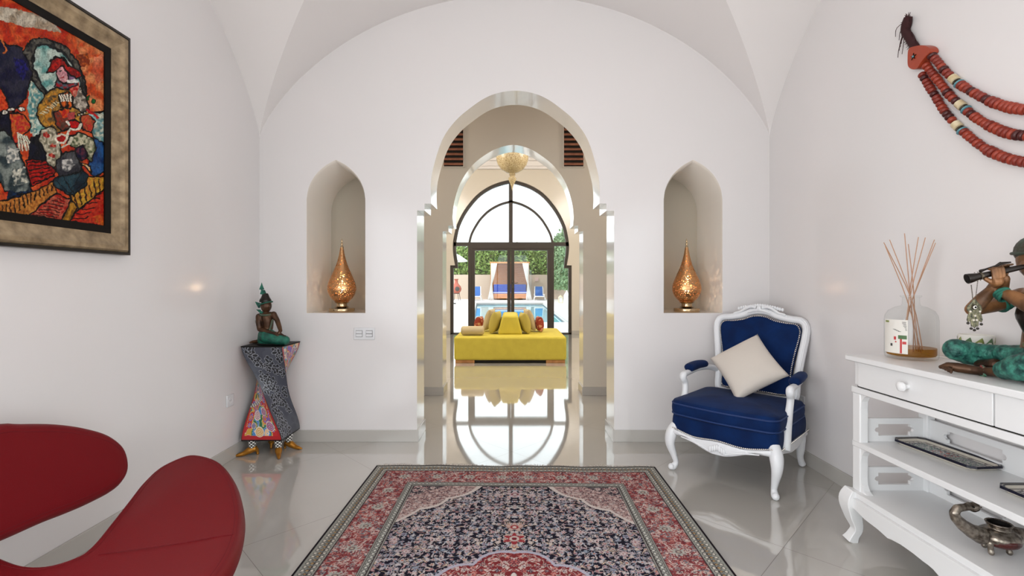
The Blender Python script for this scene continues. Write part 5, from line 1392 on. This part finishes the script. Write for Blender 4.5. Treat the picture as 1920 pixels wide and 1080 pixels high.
# ------------------------------------------------------------------ painted pedestal
pe = thing('painted_pedestal', 'twisted painted pedestal standing on four legs in golden shoes in the left corner', 'pedestal', (-1.81, 3.595, 0))
ZB0, ZT0 = .117, .795
def twist_pt(k, t_, f):      # face k (0 front-at-top), f in -1..1 across, t_ 0 bottom .. 1 top
    s_ = t_*t_*(3-2*t_); a = (1-(.75*s_+.25*t_))*PI/2
    sc_ = 1-.40*math.sin(PI*min(1, max(0, t_)))**1.5
    h = .147*sc_
    bulge = 0
    x, y = f*h, -h
    a += k*PI/2
    return (x*math.cos(a)-y*math.sin(a), x*math.sin(a)+y*math.cos(a), ZB0+(ZT0-ZB0)*t_)
def face_cols(k, F_, T_):
    H = T_*.68; Wd = F_*.147; c = np.zeros(F_.shape+(3,))
    if k % 2 == 0:
        c[:] = L3(70, 73, 84); c[vnoise(Wd+5, H+5, .03, 12) > .5] = L3(62, 64, 76)
        g = np.random.default_rng(20+k)
        for i in range(30):
            cx = (g.random()*2-1)*.135; cy = (i+.5)/30*.67; R_ = .026+.014*g.random(); n_ = int(g.integers(5, 8)); a0 = g.random()*6
            arc = 3.5+2.5*g.random()
            for j in range(n_):
                a = a0+arc*j/n_; x = cx+R_*math.cos(a); y = cy+R_*math.sin(a); r = .0085
                r = .0115; d = np.hypot(Wd-x, H-y); dc = np.hypot(Wd-cx, H-cy); c[(d < r+.0018) & (d > r-.001) & (dc > R_)] = L3(170, 172, 180); c[d < r-.0005] = L3(20, 20, 26)
            for j in range(3):
                a = a0+j*2.1; x = cx+R_*.2*math.cos(a); y = cy+R_*.2*math.sin(a)
                u = (Wd-x)*math.cos(a)+(H-y)*math.sin(a); v = -(Wd-x)*math.sin(a)+(H-y)*math.cos(a); d = np.sqrt((u/.02)**2+(v/.010)**2)
                c[d < 1.25] = L3(150, 152, 160); c[d < 1] = L3(26, 26, 32)
    else:
        c[:] = L3(176, 28, 34)
        g = np.random.default_rng(30+k)
        pal = [L3(28, 52, 110), L3(206, 110, 40), L3(120, 90, 170), L3(190, 34, 40), L3(206, 160, 60), L3(40, 110, 70), L3(70, 130, 190), L3(226, 190, 150)]
        inner = (np.abs(F_) < .86) & (T_ > .05)
        n_ = vnoise(Wd+3, H+3, .05, 40)*3+vnoise(Wd+7, H+7, .025, 41)*1.2
        for b_ in range(9): c[inner & (n_ > b_*.42) & (n_ <= (b_+1)*.42)] = pal[b_ % 8]
        c[inner & (np.abs(np.mod(n_, .42)) < .035)] = L3(226, 220, 210)
        for (cx, cy, R_) in ((-.03, .17, .035), (.05, .20, .03), (.085, .10, .036), (-.01, .06, .036), (.02, .30, .028), (-.06, .26, .024), (-.05, .60, .03), (.05, .62, .034), (0, .54, .03), (.03, .47, .02), (-.06, .10, .02)):
            d = np.hypot(Wd-cx, H-cy); a = np.arctan2(H-cy, Wd-cx); sp_ = np.mod(d/R_*3-a/(2*PI)*1.0, 1.0); m_ = d < R_
            ci = int(g.integers(8)); c[m_] = pal[ci]; c[m_ & (sp_ < .5)] = pal[(ci+3) % 8]; c[m_ & (sp_ < .14)] = L3(230, 224, 214); c[m_ & (d > R_*.9)] = L3(230, 224, 214)
        band = np.abs(H-(.27+.5*Wd+1.5*Wd*Wd)) < .013
        c[band & (k < 9)] = L3(20, 18, 20); c[band & ((np.floor(Wd/.012)+np.floor((H-.5*Wd)/.013)).astype(int) % 2 == 0)] = L3(230, 228, 222)
    c[np.abs(F_) > .975] = L3(20, 18, 20); c[T_ < .008] = L3(20, 18, 20); c[T_ > .99] = L3(20, 18, 20)
    return c
M['pcol'] = vmat('painted_pedestal_surface', .35)
bodyM = None; allv = []; allc = []
nf, ntt = 130, 300
names = ['dark_floral_panel', 'colourful_panel', 'dark_floral_panel', 'colourful_panel']
for k in range(4):
    Fg, Tg = np.meshgrid(np.linspace(-1, 1, nf), np.linspace(0, 1, ntt)); s_ = Tg*Tg*(3-2*Tg); a = (1-(.75*s_+.25*Tg))*PI/2+k*PI/2
    h = .147*(1-.40*np.sin(PI*Tg)**1.5); x, y = Fg*h, -h
    G = np.stack([x*np.cos(a)-y*np.sin(a), x*np.sin(a)+y*np.cos(a), ZB0+(ZT0-ZB0)*Tg], -1)
    me = fastgrid(G); setcol(me, face_cols(k, Fg, Tg).reshape(-1, 3)); link(names[k], me, M['pcol'], pe, angle=180)
MB().box(-.149, .149, -.149, .149, ZT0-.003, ZT0+.004).go('top', M['black'], pe, smooth=False)
MB().box(-.147, .147, -.147, .147, ZB0-.004, ZB0+.001).go('underside', M['black'], pe, smooth=False)
M['checkm'] = vmat('checked_sock', .5)
def leg(x, y, az):
    lg = MB().lathe([(.03, ZB0-.004), (.028, .10), (.022, .085), (.021, .06), (.020, .055)], c=(x, y, 0), n=32, close=False)
    Ag, Tg = np.meshgrid(np.linspace(0, 2*PI, 97), np.linspace(0, 1, 40)); r = .031-.012*Tg
    G = np.stack([x+r*np.cos(Ag), y+r*np.sin(Ag), ZB0-.002-.07*Tg], -1)
    me = fastgrid(G); ck = (np.floor(Ag/(2*PI)*12).astype(int)+np.floor(Tg*5.99).astype(int)) % 2
    cc_ = np.where(ck[..., None] == 1, L3(232, 230, 224), L3(18, 18, 20)); setcol(me, cc_.reshape(-1, 3))
    sock = link('leg', me, M['checkm'], pe, angle=180)
    d = Vector((math.cos(az), math.sin(az), 0)); c = Vector((x, y, 0)); b = MB()
    b.limb([c-d*.012+Vector((0, 0, .046)), c+d*.02+Vector((0, 0, .036)), c+d*.055+Vector((0, 0, .019)), c+d*.085+Vector((0, 0, .013)), c+d*.108+Vector((0, 0, .010))], [.024, .025, .017, .0135, .007], 14)
    b.limb([c-d*.028+Vector((0, 0, .036)), c-d*.034+Vector((0, 0, .015)), c-d*.034+Vector((0, 0, .006))], [.014, .009, .010], 12)
    b.go('shoe', M['goldshoe'], sock, remesh=.0035)
leg(-.085, -.11, math.radians(205)); leg(.105, -.11, math.radians(-62)); leg(.12, .02, math.radians(-12)); leg(-.03, .06, math.radians(110))

# kneeling bronze figure
ko = Vector((-1.80, 3.585, ZT0+.0045))
ke = thing('kneeling_figure_statue', 'small bronze kneeling figure with tall spired crown and green skirt on the pedestal', 'statue', ko)
def K(zx, zy, off=0.0): return P(440+zx/7.2, 520+zy/7.2, 3.56+off)-ko
b = MB()
b.limb([K(430, 740), K(455, 670), K(450, 590), K(430, 530)], [.036, .034, .040, .038], 14)
b.limb([K(335, 535, -.01), K(525, 500, .0)], [.022, .022], 12)
b.limb([K(425, 510), K(420, 460)], [.018, .018], 12)
b.sphere(K(425, 385), .042, 18, sc=(.92, .95, 1.2)); b.limb([K(462, 385, -.02), K(470, 405, -.022)], [.006, .007], 8); b.sphere(K(450, 425, -.008), .018, 10)
b.limb([K(330, 530, -.015), K(325, 620, -.03), K(340, 700, -.03), K(400, 718, -.045), K(470, 738, -.06), K(540, 760, -.065)], [.024, .020, .019, .016, .013, .012], 12)
b.limb([K(525, 500, .0), K(575, 580, -.01), K(608, 680, -.03), K(620, 720, -.05), K(590, 760, -.062)], [.023, .018, .016, .013, .012], 12)
for i in range(4): b.limb([K(600, 740+i*8, -.06), K(650+i*4, 775+i*5, -.065), K(685, 795+i*4, -.07)], [.006, .005, .004], 8)
for i in range(4): b.limb([K(540, 755+i*9, -.07), K(575, 775+i*8, -.078), K(600, 790+i*6, -.075)], [.006, .005, .004], 8)
b.limb([K(530, 750, -.06), K(560, 740, -.07)], [.006, .005], 8)
b.limb([K(590, 745, -.055), K(610, 725, -.065)], [.006, .005], 8)
b.go('body', M['bronze'], ke, remesh=.0028)
MB().limb([K(545, 770, -.055), K(600, 790, -.06), K(680, 800, -.062)], [.016, .015, .011], 12).go('held_object', M['bronzedk'], ke, remesh=.003)
b = MB(); b.limb([K(425, 780, .01), K(450, 790, -.02), K(560, 830, -.05), K(680, 850, -.06)], [.056, .054, .042, .034], 16); b.limb([K(400, 790, .03), K(380, 850, .03), K(500, 860, -.01), K(640, 865, -.02)], [.045, .038, .035, .03], 14)
b.go('skirt', M['patina'], ke, remesh=.003)
b = MB(); b.limb([K(370, 850, .03), K(300, 865, .03), K(240, 872, .03), K(210, 880, .02)], [.018, .014, .011, .008], 12); b.go('feet', M['bronze'], ke, remesh=.003)
b = MB(); b.lathe([(.040, 0), (.042, .010), (.038, .022), (.030, .034), (.026, .045), (.021, .058), (.016, .066)], c=K(415, 335)[:], n=24)
b.go('crown', M['bronzedk'], ke)
tp = K(375, 255); b = MB()
c0_ = K(405, 240); 
b.lathe([(.022, -.002), (.024, .003), (.014, .028), (.010, .030)], c=K(385, 225)[:], n=6); b.lathe([(.018, 0), (.019, .004), (.006, .035), (.001, .052)], c=K(365, 165)[:], n=6); b.limb([K(395, 250), K(372, 190), K(362, 150)], [.012, .008, .005], 8)
b.go('crown_spire', M['patina'], ke)
b = MB(); b.tube([K(425, 348)+Vector((.043*math.cos(a), .043*math.sin(a), .012*math.cos(a))) for a in [i*PI/10 for i in range(20)]], .0045, 8, closed=True); b.go('headband', M['patina'], ke)
for pts in ([(350, 370), (280, 332), (330, 400)], [(370, 480), (295, 437), (340, 450)]):
    MB().limb([K(*pts[0]), K(*pts[1])], [.012, .002], 8).limb([K(*pts[2]), K(*pts[1])], [.009, .002], 8).go('crown_wing', M['patina'], ke)
b = MB(); b.tube([K(430, 500)+Vector((.042*math.cos(a), .034*math.sin(a)-.006, .008*math.sin(a)+.004)) for a in [i*PI/10 for i in range(20)]], .008, 8, closed=True)
b.limb([K(510, 580, -.035), K(490, 650, -.036), K(470, 720, -.04)], [.007, .007, .007], 8)
for q in ((325, 590), (328, 610)): b.tube([K(q[0], q[1], -.02)+Vector((.021*math.cos(a), .021*math.sin(a), 0)) for a in [i*PI/8 for i in range(16)]], .004, 6, closed=True)
b.go('jewellery', mat('worn_patina', C(74, 84, 66), .5, metal=.3, bump=.3), ke)
MB().prism([(-.085, -.06), (.085, -.075), (.10, .02), (.03, .09), (-.12, .08), (-.13, .02)], 0, .006, lambda u, v, w: (u, v, w)).go('base', M['bronzedk'], ke, smooth=False)

# ------------------------------------------------------------------ yellow daybed
sx0, sx1, sy0, sy1 = -.913, .857, 7.5, 9.0
e = thing('daybed_sofa', 'large chartreuse yellow square daybed with central ridge backrest by the garden window', 'sofa', ((sx0+sx1)/2, (sy0+sy1)/2, 0))
MB().box(sx0, sx1, sy0, sy1, .045, .415).go('seat', M['yellow'], e, world=True, bevel=.035, bseg=4)
MB().box(sx0+.05, sx1-.05, sy0+.04, sy1-.05, .012, .0455).go('base_plinth', M['dark'], e, world=True, smooth=False)
for x0, x1 in ((sx0+.02, sx0+.32), (sx1-.32, sx1-.02)):
    for y0, y1 in ((sy0+.012, sy0+.12), (sy1-.12, sy1-.012)): MB().box(x0, x1, y0, y1, 0, .046).go('foot', M['wood'], e, world=True, bevel=.003)
c_ = -.032; vs = []
for y, ins in ((7.84, 0), (8.9, 0)):
    vs += [(c_-.205, y, .412), (c_+.205, y, .412), (c_+.128, y, .725), (c_-.128, y, .725)]
MB().add(vs, [(0, 1, 2, 3), (7, 6, 5, 4), (0, 4, 5, 1), (1, 5, 6, 2), (2, 6, 7, 3), (3, 7, 4, 0)]).go('backrest', M['yellow'], e, world=True, bevel=.035, bseg=4)
def cush(px, py_t, py_b, d, w, m, lean, label, name='cushion', gr=None, th=.17):
    zt = HC-(py_t-HY)/F*d; zb = max(.419, HC-(py_b-HY)/F*d); h = zt-zb
    x = (px-960)/F*d; c = Vector((x, d, (zt+zb)/2))
    uy = Vector((lean, 0, 1)).normalized(); ux = Vector((0.0, 1, 0))
    rot = Matrix.Rotation(math.radians(w), 3, 'Z'); ux = rot@ux; uy = rot@uy
    me = pillow_mesh(c, ux, uy, h*1.0, h*.97, th, 18, .06)
    o = link(name, me, m, None, angle=180); tag(o, label, 'cushion', gr); return o
gY, gB, gR = 'olive yellow cushions on the daybed', 'sand cushions on the daybed', 'rust patterned cushions on the daybed'
cush(928.5, 582.5, 627.5, 8.04, -12, M['gold_pil'], .22, 'olive yellow cushion leaning on the left side of the daybed ridge', gr=gY, th=.18)
cush(984.0, 585, 628, 8.04, 10, M['gold_pil'], -.22, 'olive yellow cushion leaning on the right side of the daybed ridge', gr=gY, th=.18)
cush(917, 577.5, 623, 8.40, -10, M['beige_pil'], .30, 'tall sand cushion behind the left olive yellow cushion', gr=gB, th=.15)
cush(993, 577.5, 622, 8.40, 10, M['beige_pil'], -.30, 'tall sand cushion behind the right olive yellow cushion', gr=gB, th=.15)
cush(898, 592.5, 617, 8.75, -14, M['red_pil'], .25, 'small rust patterned cushion, leftmost of the daybed cushions', gr=gR, th=.16)
cush(1011.5, 592.5, 625, 8.30, 8, M['red_pil'], -.08, 'rust patterned cushion standing on the right half of the daybed', gr=gR, th=.15)
xa, xb2 = (864.5-960)/F*7.68, (907.5-960)/F*7.68
mb = MB(); stube(mb, [(xa, 7.70, .495), (xa+.02, 7.70, .495), (xa+.05, 7.70, .495), (xb2-.05, 7.70, .495), (xb2-.02, 7.70, .495), (xb2, 7.70, .495)], [.045, .068, .072, .072, .068, .045], n=24, seg=5)
tag(mb.go('bolster_cushion', M['beige_pil'], None), 'small sand bolster cushion lying at the front left of the daybed', 'cushion')

# chandelier
cd = 8.3; cx_, = (xx(960.5, cd),)
e = thing('chandelier', 'gold-flecked glass bowl chandelier with drop finial hanging in the sitting room', 'chandelier', (cx_, cd, 2.89))
Zc = lambda py: HC-(py-HY)/F*cd-2.89; Rc = lambda w: w/F*cd
MB().lathe([(Rc(30.5), Zc(287)), (Rc(30.8), Zc(290)), (Rc(30), Zc(300)), (Rc(27), Zc(309)), (Rc(21), Zc(317)), (Rc(12), Zc(323)), (Rc(5), Zc(325.5)), (Rc(4), Zc(325)), (Rc(12), Zc(321.5)), (Rc(20), Zc(315.5)), (Rc(26), Zc(308)), (Rc(29), Zc(300)), (Rc(29.8), Zc(288))], n=48, close=False).go('glass_bowl', M['goldglass'], e)
MB().lathe([(Rc(5), Zc(322)), (Rc(7), Zc(324)), (Rc(5), Zc(326)), (Rc(6.5), Zc(328)), (Rc(4), Zc(330)), (Rc(7.5), Zc(334)), (Rc(7), Zc(338)), (Rc(4.5), Zc(343)), (Rc(2), Zc(350)), (Rc(.5), Zc(357))], n=24).go('drop_finial', M['goldglass'], e)
MB().tube([(0, 0, Zc(322)), (0, 0, 4.40-2.89)], .008, 8).go('suspension_rod', M['brass'], e)
MB().lathe([(.07, 1.45), (.07, 1.50), (.02, 1.42)], n=24, close=False).go('ceiling_rose', M['brass'], e)

# ------------------------------------------------------------------ garden
pf, pn = 31.5, 15.6
pool = [(-1.30, pn), (1.87, pn), (2.05, pf), (-2.35, pf)]
gz = -.02
mb = MB().wall([(-16, YWb), (16, YWb), (16, 42), (-16, 42)], [pool], gz-.1, gz, lambda u, v, w: (u, v, w))
struct('floor_terrace', mb, M['paving'], smooth=False)
struct('floor_rear_terrace', MB().box(-14, XL-.3, YR-.3, Y2, -.12, -.02).box(-14, 14, -18, YR-.3, -.12, -.02).box(XR+.3, 14, YR-.3, Y2, -.12, -.02), M['paving'], smooth=False)
e = thing('swimming_pool', 'turquoise rectangular swimming pool sunk into the white terrace', 'pool', (0, (pf+pn)/2, gz-.3))
MB().add([(x, y, gz-.13) for x, y in pool], [(0, 1, 2, 3)]).go('water', M['water'], e, world=True)
ip = [(x*.97, pn+.12 if y == pn else pf-.12) for x, y in pool]
MB().wall(pool, [ip], gz-.5, gz-.1, lambda u, v, w: (u, v, w)).go('tile_band', M['pooltile'], e, world=True, smooth=False)
op = [(-1.62, pn-.3), (2.19, pn-.3), (2.37, pf+.3), (-2.67, pf+.3)]
MB().wall(op, [pool], gz-.02, gz+.012, lambda u, v, w: (u, v, w)).go('coping', M['paving'], e, world=True, smooth=False)
struct('wall_garden_boundary', MB().box(-14, 14, 39.5, 39.8, gz, 2.0), M['gardenwall'], smooth=False)
def hedge(name, x0, x1, y0, y1, z0, z1, n, s, m, label, seed, jit=.25):
    r = np.random.default_rng(seed); mb = MB()
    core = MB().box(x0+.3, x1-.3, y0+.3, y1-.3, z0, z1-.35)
    c = np.stack([r.uniform(x0, x1, n), r.uniform(y0, y1, n), r.uniform(z0, z1+jit*r.random(n), n)], 1)
    a = r.normal(size=(n, 3)); a /= np.linalg.norm(a, axis=1)[:, None]; b = np.cross(a, r.normal(size=(n, 3))); b /= np.linalg.norm(b, axis=1)[:, None]
    sz = s*(.6+.8*r.random(n))[:, None]
    V = np.stack([c-a*sz, c+b*sz*.5, c+a*sz, c-b*sz*.5], 1).reshape(-1, 3)
    me = bpy.data.meshes.new(name); me.vertices.add(len(V)); me.vertices.foreach_set('co', V.reshape(-1).astype(np.float32))
    me.loops.add(n*4); me.loops.foreach_set('vertex_index', np.arange(n*4, dtype=np.int32)); me.polygons.add(n)
    me.polygons.foreach_set('loop_start', (np.arange(n)*4).astype(np.int32)); me.polygons.foreach_set('loop_total', np.full(n, 4, dtype=np.int32)); me.update(calc_edges=True); me.validate()
    e = thing(name, label, 'hedge', ((x0+x1)/2, (y0+y1)/2, z0))
    link('foliage', me, m, e, world=True, smooth=False)
    core.go('branch_core', M['hedgecore'], e, world=True, smooth=False)
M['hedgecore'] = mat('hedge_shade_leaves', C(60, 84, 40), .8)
hedge('clipped_hedge', -7.5, 6.5, 40.0, 41.6, 1.2, 4.15, 26000, .16, M['hedge'], 'tall bright green hedge rising above the garden boundary wall', 2, .5)
hedge('side_hedge', 2.95, 4.4, 26, 39.3, .9, 4.2, 16000, .13, M['hedge2'], 'grey-green leafy hedge along the right side of the pool', 3, .5)
# cabana
cy_ = 37.2
cab = thing('garden_cabana', 'wooden slatted daybed cabana with white curtains and blue mattress beyond the pool', 'cabana', (-.17, cy_, gz))
for x in (-1.45, 1.45):
    for y in (0, 1.7): MB().box(x-.06, x+.06, y-.06, y+.06, 0, 2.92).go('post', M['woodp'] if 'woodp' in M else M['wood'], cab, smooth=False)
MB().box(-1.56, 1.56, -.1, 1.8, 2.86, 2.98).go('roof_frame', M['wood'], cab, smooth=False)
for i in range(22): z = 1.2+i*.075; MB().box(-1.4, 1.4, 1.66-.0*i, 1.70, z, z+.05).go('slat', M['slat'], cab, smooth=False)
MB().box(-1.4, 1.4, 1.71, 1.74, 0, 2.86).go('back_panel', mat('teak_back_screen', C(128, 74, 44), .8), cab, smooth=False)
MB().box(-1.35, 1.35, .0, 1.62, .12, .22).box(-1.35, 1.35, .02, 1.62, .36, .5).box(-1.3, 1.3, .05, .10, .2, .4).go('bed_base', M['slat'], cab, smooth=False)
MB().box(-1.33, 1.33, .0, 1.6, .5, .68).go('mattress', M['blueout'], cab, bevel=.03)
MB().box(-1.3, 1.3, 1.35, 1.6, .68, 1.22).go('back_cushion', M['blueout'], cab, bevel=.04)
MB().box(-1.33, 1.33, -.012, -.001, .555, .60).go('mattress_piping', M['canvas'], cab, smooth=False)
for s in (-1, 1):
    vs = []; fs = []; n_ = 30; rows = [(2.86, .32, -1.32), (2.3, .24, -1.30), (1.7, .14, -1.33), (1.25, .07, -1.40), (.8, .14, -1.36), (.3, .26, -1.34), (.02, .32, -1.34)]
    xo = {2.86: 1.22, 2.3: 1.28, 1.7: 1.34, 1.25: 1.42, .8: 1.44, .3: 1.47, .02: 1.49}
    for (z, w, q) in rows:
        for i in range(n_+1): t_ = i/n_; vs.append((s*(xo[z]+(t_-.5)*w*1.5), -.14+.04*math.sin(t_*PI*9), z))
    for j in range(len(rows)-1):
        for i in range(n_): fs.append((j*(n_+1)+i, j*(n_+1)+i+1, (j+1)*(n_+1)+i+1, (j+1)*(n_+1)+i))
    MB().add(vs, fs).go('curtain', M['canvas'], cab, solid=.01)
# loungers
def lounger(x, y, label):
    e = thing('sun_lounger', label, 'sun lounger', (x, y, gz), 0, 'blue sun loungers by the garden wall')
    MB().add([(-.29, .55, .36), (.29, .55, .36), (.27, .85, 1.05), (-.27, .85, 1.05), (-.29, .58, .34), (.29, .58, .34), (.27, .88, 1.03), (-.27, .88, 1.03)], [(0, 1, 2, 3), (7, 6, 5, 4), (0, 4, 5, 1), (1, 5, 6, 2), (2, 6, 7, 3), (3, 7, 4, 0)]).go('backrest', M['bluelounge'], e, smooth=False)
    MB().box(-.29, .29, -.6, .55, .33, .37).go('seat', M['bluelounge'], e, bevel=.01)
    fr_ = MB()
    for s in (-1, 1): stube(fr_, [(s*.34, -.65, .30), (s*.34, 0, .32), (s*.34, .55, .36), (s*.31, .86, 1.06)], [.035, .035, .035, .03], n=8)
    fr_.box(-.34, .34, -.68, -.62, .27, .33); fr_.go('frame', M['canvas'], e)
    for s in (-1, 1):
        for yy in (-.5, .45): MB().tube([(s*.34, yy, .32), (s*.42, yy-.03, .15), (s*.43, yy-.04, 0)], [.04, .035, .03], 8).go('leg', M['canvas'], e)
    for s in (-1, 1): MB().box(s*.38-.04, s*.38+.04, -.1, .5, .42, .46).box(s*.38-.03, s*.38+.03, -.02, .02, .3, .42).go('armrest', M['canvas'], e, smooth=False)
lounger((1010.5-960)/F*37.6, 37.0, 'blue sun lounger with white frame right of the cabana')
lounger((893.5-960)/F*37.6, 37.0, 'blue sun lounger left of the cabana, half hidden by the door frame')
# chiminea
cq = ((855.5-960)/F*36.5, 36.5)
e = thing('clay_chiminea', 'red clay chiminea on a black iron stand by the garden wall', 'chiminea', (cq[0], cq[1], gz))
MB().lathe([(.10, .50), (.26, .58), (.38, .75), (.40, .90), (.34, 1.08), (.20, 1.24), (.13, 1.32), (.12, 1.55), (.17, 1.60), (.17, 1.64), (.10, 1.64)], n=32).go('clay_body', M['clay'], e)
MB().lathe([(.16, 0), (.17, .03), (.12, .05), (0, .05)], n=24, M=Matrix.Translation((.12, -.36, .88))@Matrix.Rotation(PI/2, 4, 'X')).go('mouth', M['iron'], e)
mb = MB(); mb.tube([(.26*math.cos(a), .26*math.sin(a), .52) for a in [i*PI/12 for i in range(24)]], .02, 6, closed=True); mb.go('stand_ring', M['iron'], e)
for k in range(4): a = k*PI/2+.6; MB().tube([(.26*math.cos(a), .26*math.sin(a), .52), (.36*math.cos(a), .36*math.sin(a), 0)], .02, 6).go('leg', M['iron'], e)
# parasol: canopy tip seen over the hedge
pq = ((846-960)/F*30, 30)
e = thing('garden_parasol', 'white canvas parasol in front of the hedge at the far left', 'parasol', (pq[0], pq[1], gz))
MB().lathe([(1.05, 2.70), (.55, 3.05), (.06, 3.28), (.05, 3.26), (.55, 3.01), (1.04, 2.66)], n=8, close=False).go('canopy', M['canvas'], e, smooth=False)
MB().tube([(0, 0, .05), (0, 0, 3.2)], .03, 8).go('pole', M['wood'], e); MB().lathe([(.3, 0), (.3, .06), (.06, .1)], n=24).go('base', M['iron'], e)
# lanterns
def lantern(px, d, h, w, label, m):
    e = thing('garden_lantern', label, 'lantern', ((px-960)/F*d, d, gz), 0, 'lanterns on the terrace')
    MB().box(-w, w, -w, w, 0, h*.06).go('base', m, e, smooth=False)
    for sx in (-1, 1):
        for sy in (-1, 1): MB().box(sx*w*.9-.02, sx*w*.9+.02, sy*w*.9-.02, sy*w*.9+.02, h*.06, h*.66).go('post', m, e, smooth=False)
    MB().box(-w*.85, w*.85, -w*.85, w*.85, h*.06, h*.65).go('glass_box', M['lglass'], e, smooth=False)
    MB().lathe([(w*1.5, h*.66), (w*1.45, h*.69), (w*.7, h*.85), (w*.25, h*.92), (.02, h*.93), (.05, h*.96), (.01, h)], n=4, M=Matrix.Rotation(PI/4, 4, 'Z')).go('roof', m, e, smooth=False)
M['lglass'] = mat('frosted_lantern_glass', C(226, 228, 230), .3)
lantern(1062.5, 25.5, .92, .14, 'tall white lantern at the right end of the terrace', M['canvas'])
lantern(1051, 31.5, .55, .13, 'small cream lantern beside the tall white lantern', mat('cream_metal', C(220, 208, 180), .6))
e = MB().box(1.9, 2.2, 39.44, 39.5, 1.45, 1.75).go('wall_plaque', mat('pale_pink_ceramic', C(206, 176, 168), .7), None, smooth=False)
tag(e, 'small pale pink square plaque on the garden wall above the right lounger', 'plaque')

# ------------------------------------------------------------------ light
w = bpy.data.worlds.new('sky'); scene.world = w; w.use_nodes = True; nt = w.node_tree
bg = nt.nodes['Background']; tc = nt.nodes.new('ShaderNodeTexCoord'); sp = nt.nodes.new('ShaderNodeSeparateXYZ'); rp = nt.nodes.new('ShaderNodeValToRGB')
nt.links.new(tc.outputs['Generated'], sp.inputs[0]); nt.links.new(sp.outputs['Z'], rp.inputs['Fac']); nt.links.new(rp.outputs['Color'], bg.inputs['Color'])
rp.color_ramp.elements[0].color = (.90, .97, 1.0, 1); rp.color_ramp.elements[1].color = (.82, .92, 1.0, 1); rp.color_ramp.elements[1].position = .8
bg.inputs['Strength'].default_value = 1.9
sl = bpy.data.lights.new('sun', 'SUN'); sl.energy = 1.6; sl.angle = .02; sl.color = (1, .95, .88)
so = bpy.data.objects.new('sun', sl); COL.objects.link(so); so.rotation_euler = Vector((-.55, -.25, .80)).to_track_quat('Z', 'Y').to_euler()
def portal(loc, rot, sx, sy):
    l = bpy.data.lights.new('sky_portal', 'AREA'); l.shape = 'RECTANGLE'; l.size = sx; l.size_y = sy; l.cycles.is_portal = True
    o = bpy.data.objects.new('sky_portal', l); COL.objects.link(o); o.location = loc; o.rotation_euler = rot
def fill_light(loc, rot, sx, sy, L, col):  # area light added inside an unseen window opening to brighten the room
    l = bpy.data.lights.new('added_fill_light', 'AREA'); l.shape = 'RECTANGLE'; l.size = sx; l.size_y = sy; l.energy = L*math.pi*sx*sy; l.color = col
    o = bpy.data.objects.new('added_fill_light', l); COL.objects.link(o); o.location = loc; o.rotation_euler = rot
fill_light(((RW[0]+RW[1])/2, YR+.01, (RW[2]+RW[3])/2), (PI/2, 0, 0), RW[1]-RW[0], RW[3]-RW[2], 0.12, (.97, .97, 1))
fill_light((XR-.01, (WR[0]+WR[1])/2, (WR[2]+WR[3])/2), (PI/2, 0, PI/2), WR[1]-WR[0], WR[3]-WR[2], 1.6, (.97, .97, 1))
fill_light((XL+.01, (WR[0]+WR[1])/2, (WR[2]+WR[3])/2), (PI/2, 0, -PI/2), WR[1]-WR[0], WR[3]-WR[2], 2.7, (.97, .97, 1))
def point_light(x, y, z, E, rad, col=(1, .88, .74)):
    l = bpy.data.lights.new('lamp_and_fill_light', 'POINT'); l.energy = E; l.shadow_soft_size = rad; l.color = col
    o = bpy.data.objects.new('lamp_and_fill_light', l); COL.objects.link(o); o.location = (x, y, z)
for l_ in (la, lb): point_light(l_.location.x, l_.location.y, l_.location.z+.195, 1.0, .012, (1, .72, .45))
point_light(-1.9, 4.7, 2.6, 10, .12); point_light(1.9, 4.7, 2.6, 10, .12); point_light(-1.9, 7.4, 3.7, 95, .5, (1, .95, .88)); point_light(1.9, 7.4, 3.7, 95, .5, (1, .95, .88))  # unseen fill lights added to brighten the corridor and sitting room
portal(((RW[0]+RW[1])/2, YR-.31, (RW[2]+RW[3])/2), (PI/2, 0, 0), RW[1]-RW[0], RW[3]-RW[2])
portal((XR+.31, (WR[0]+WR[1])/2, (WR[2]+WR[3])/2), (PI/2, 0, PI/2), WR[1]-WR[0], WR[3]-WR[2])
portal((XL-.31, (WR[0]+WR[1])/2, (WR[2]+WR[3])/2), (PI/2, 0, -PI/2), WR[1]-WR[0], WR[3]-WR[2])
portal((cxw, YWb+.02, 1.9), (PI/2, 0, PI), 3.2, 3.9)

cam = bpy.data.cameras.new('camera'); co = bpy.data.objects.new('camera', cam); COL.objects.link(co)
co.location = (0, 0, HC); co.rotation_euler = (PI/2, 0, 0)
cam.sensor_width = 36; cam.lens = F/1920*36; cam.shift_y = -8/1920; cam.clip_start = .05; cam.clip_end = 200
scene.camera = co
vs_ = scene.view_settings; vs_.view_transform = 'Standard'; vs_.look = 'None'; vs_.gamma = 1; vs_.use_curve_mapping = False; vs_.exposure = 0.53
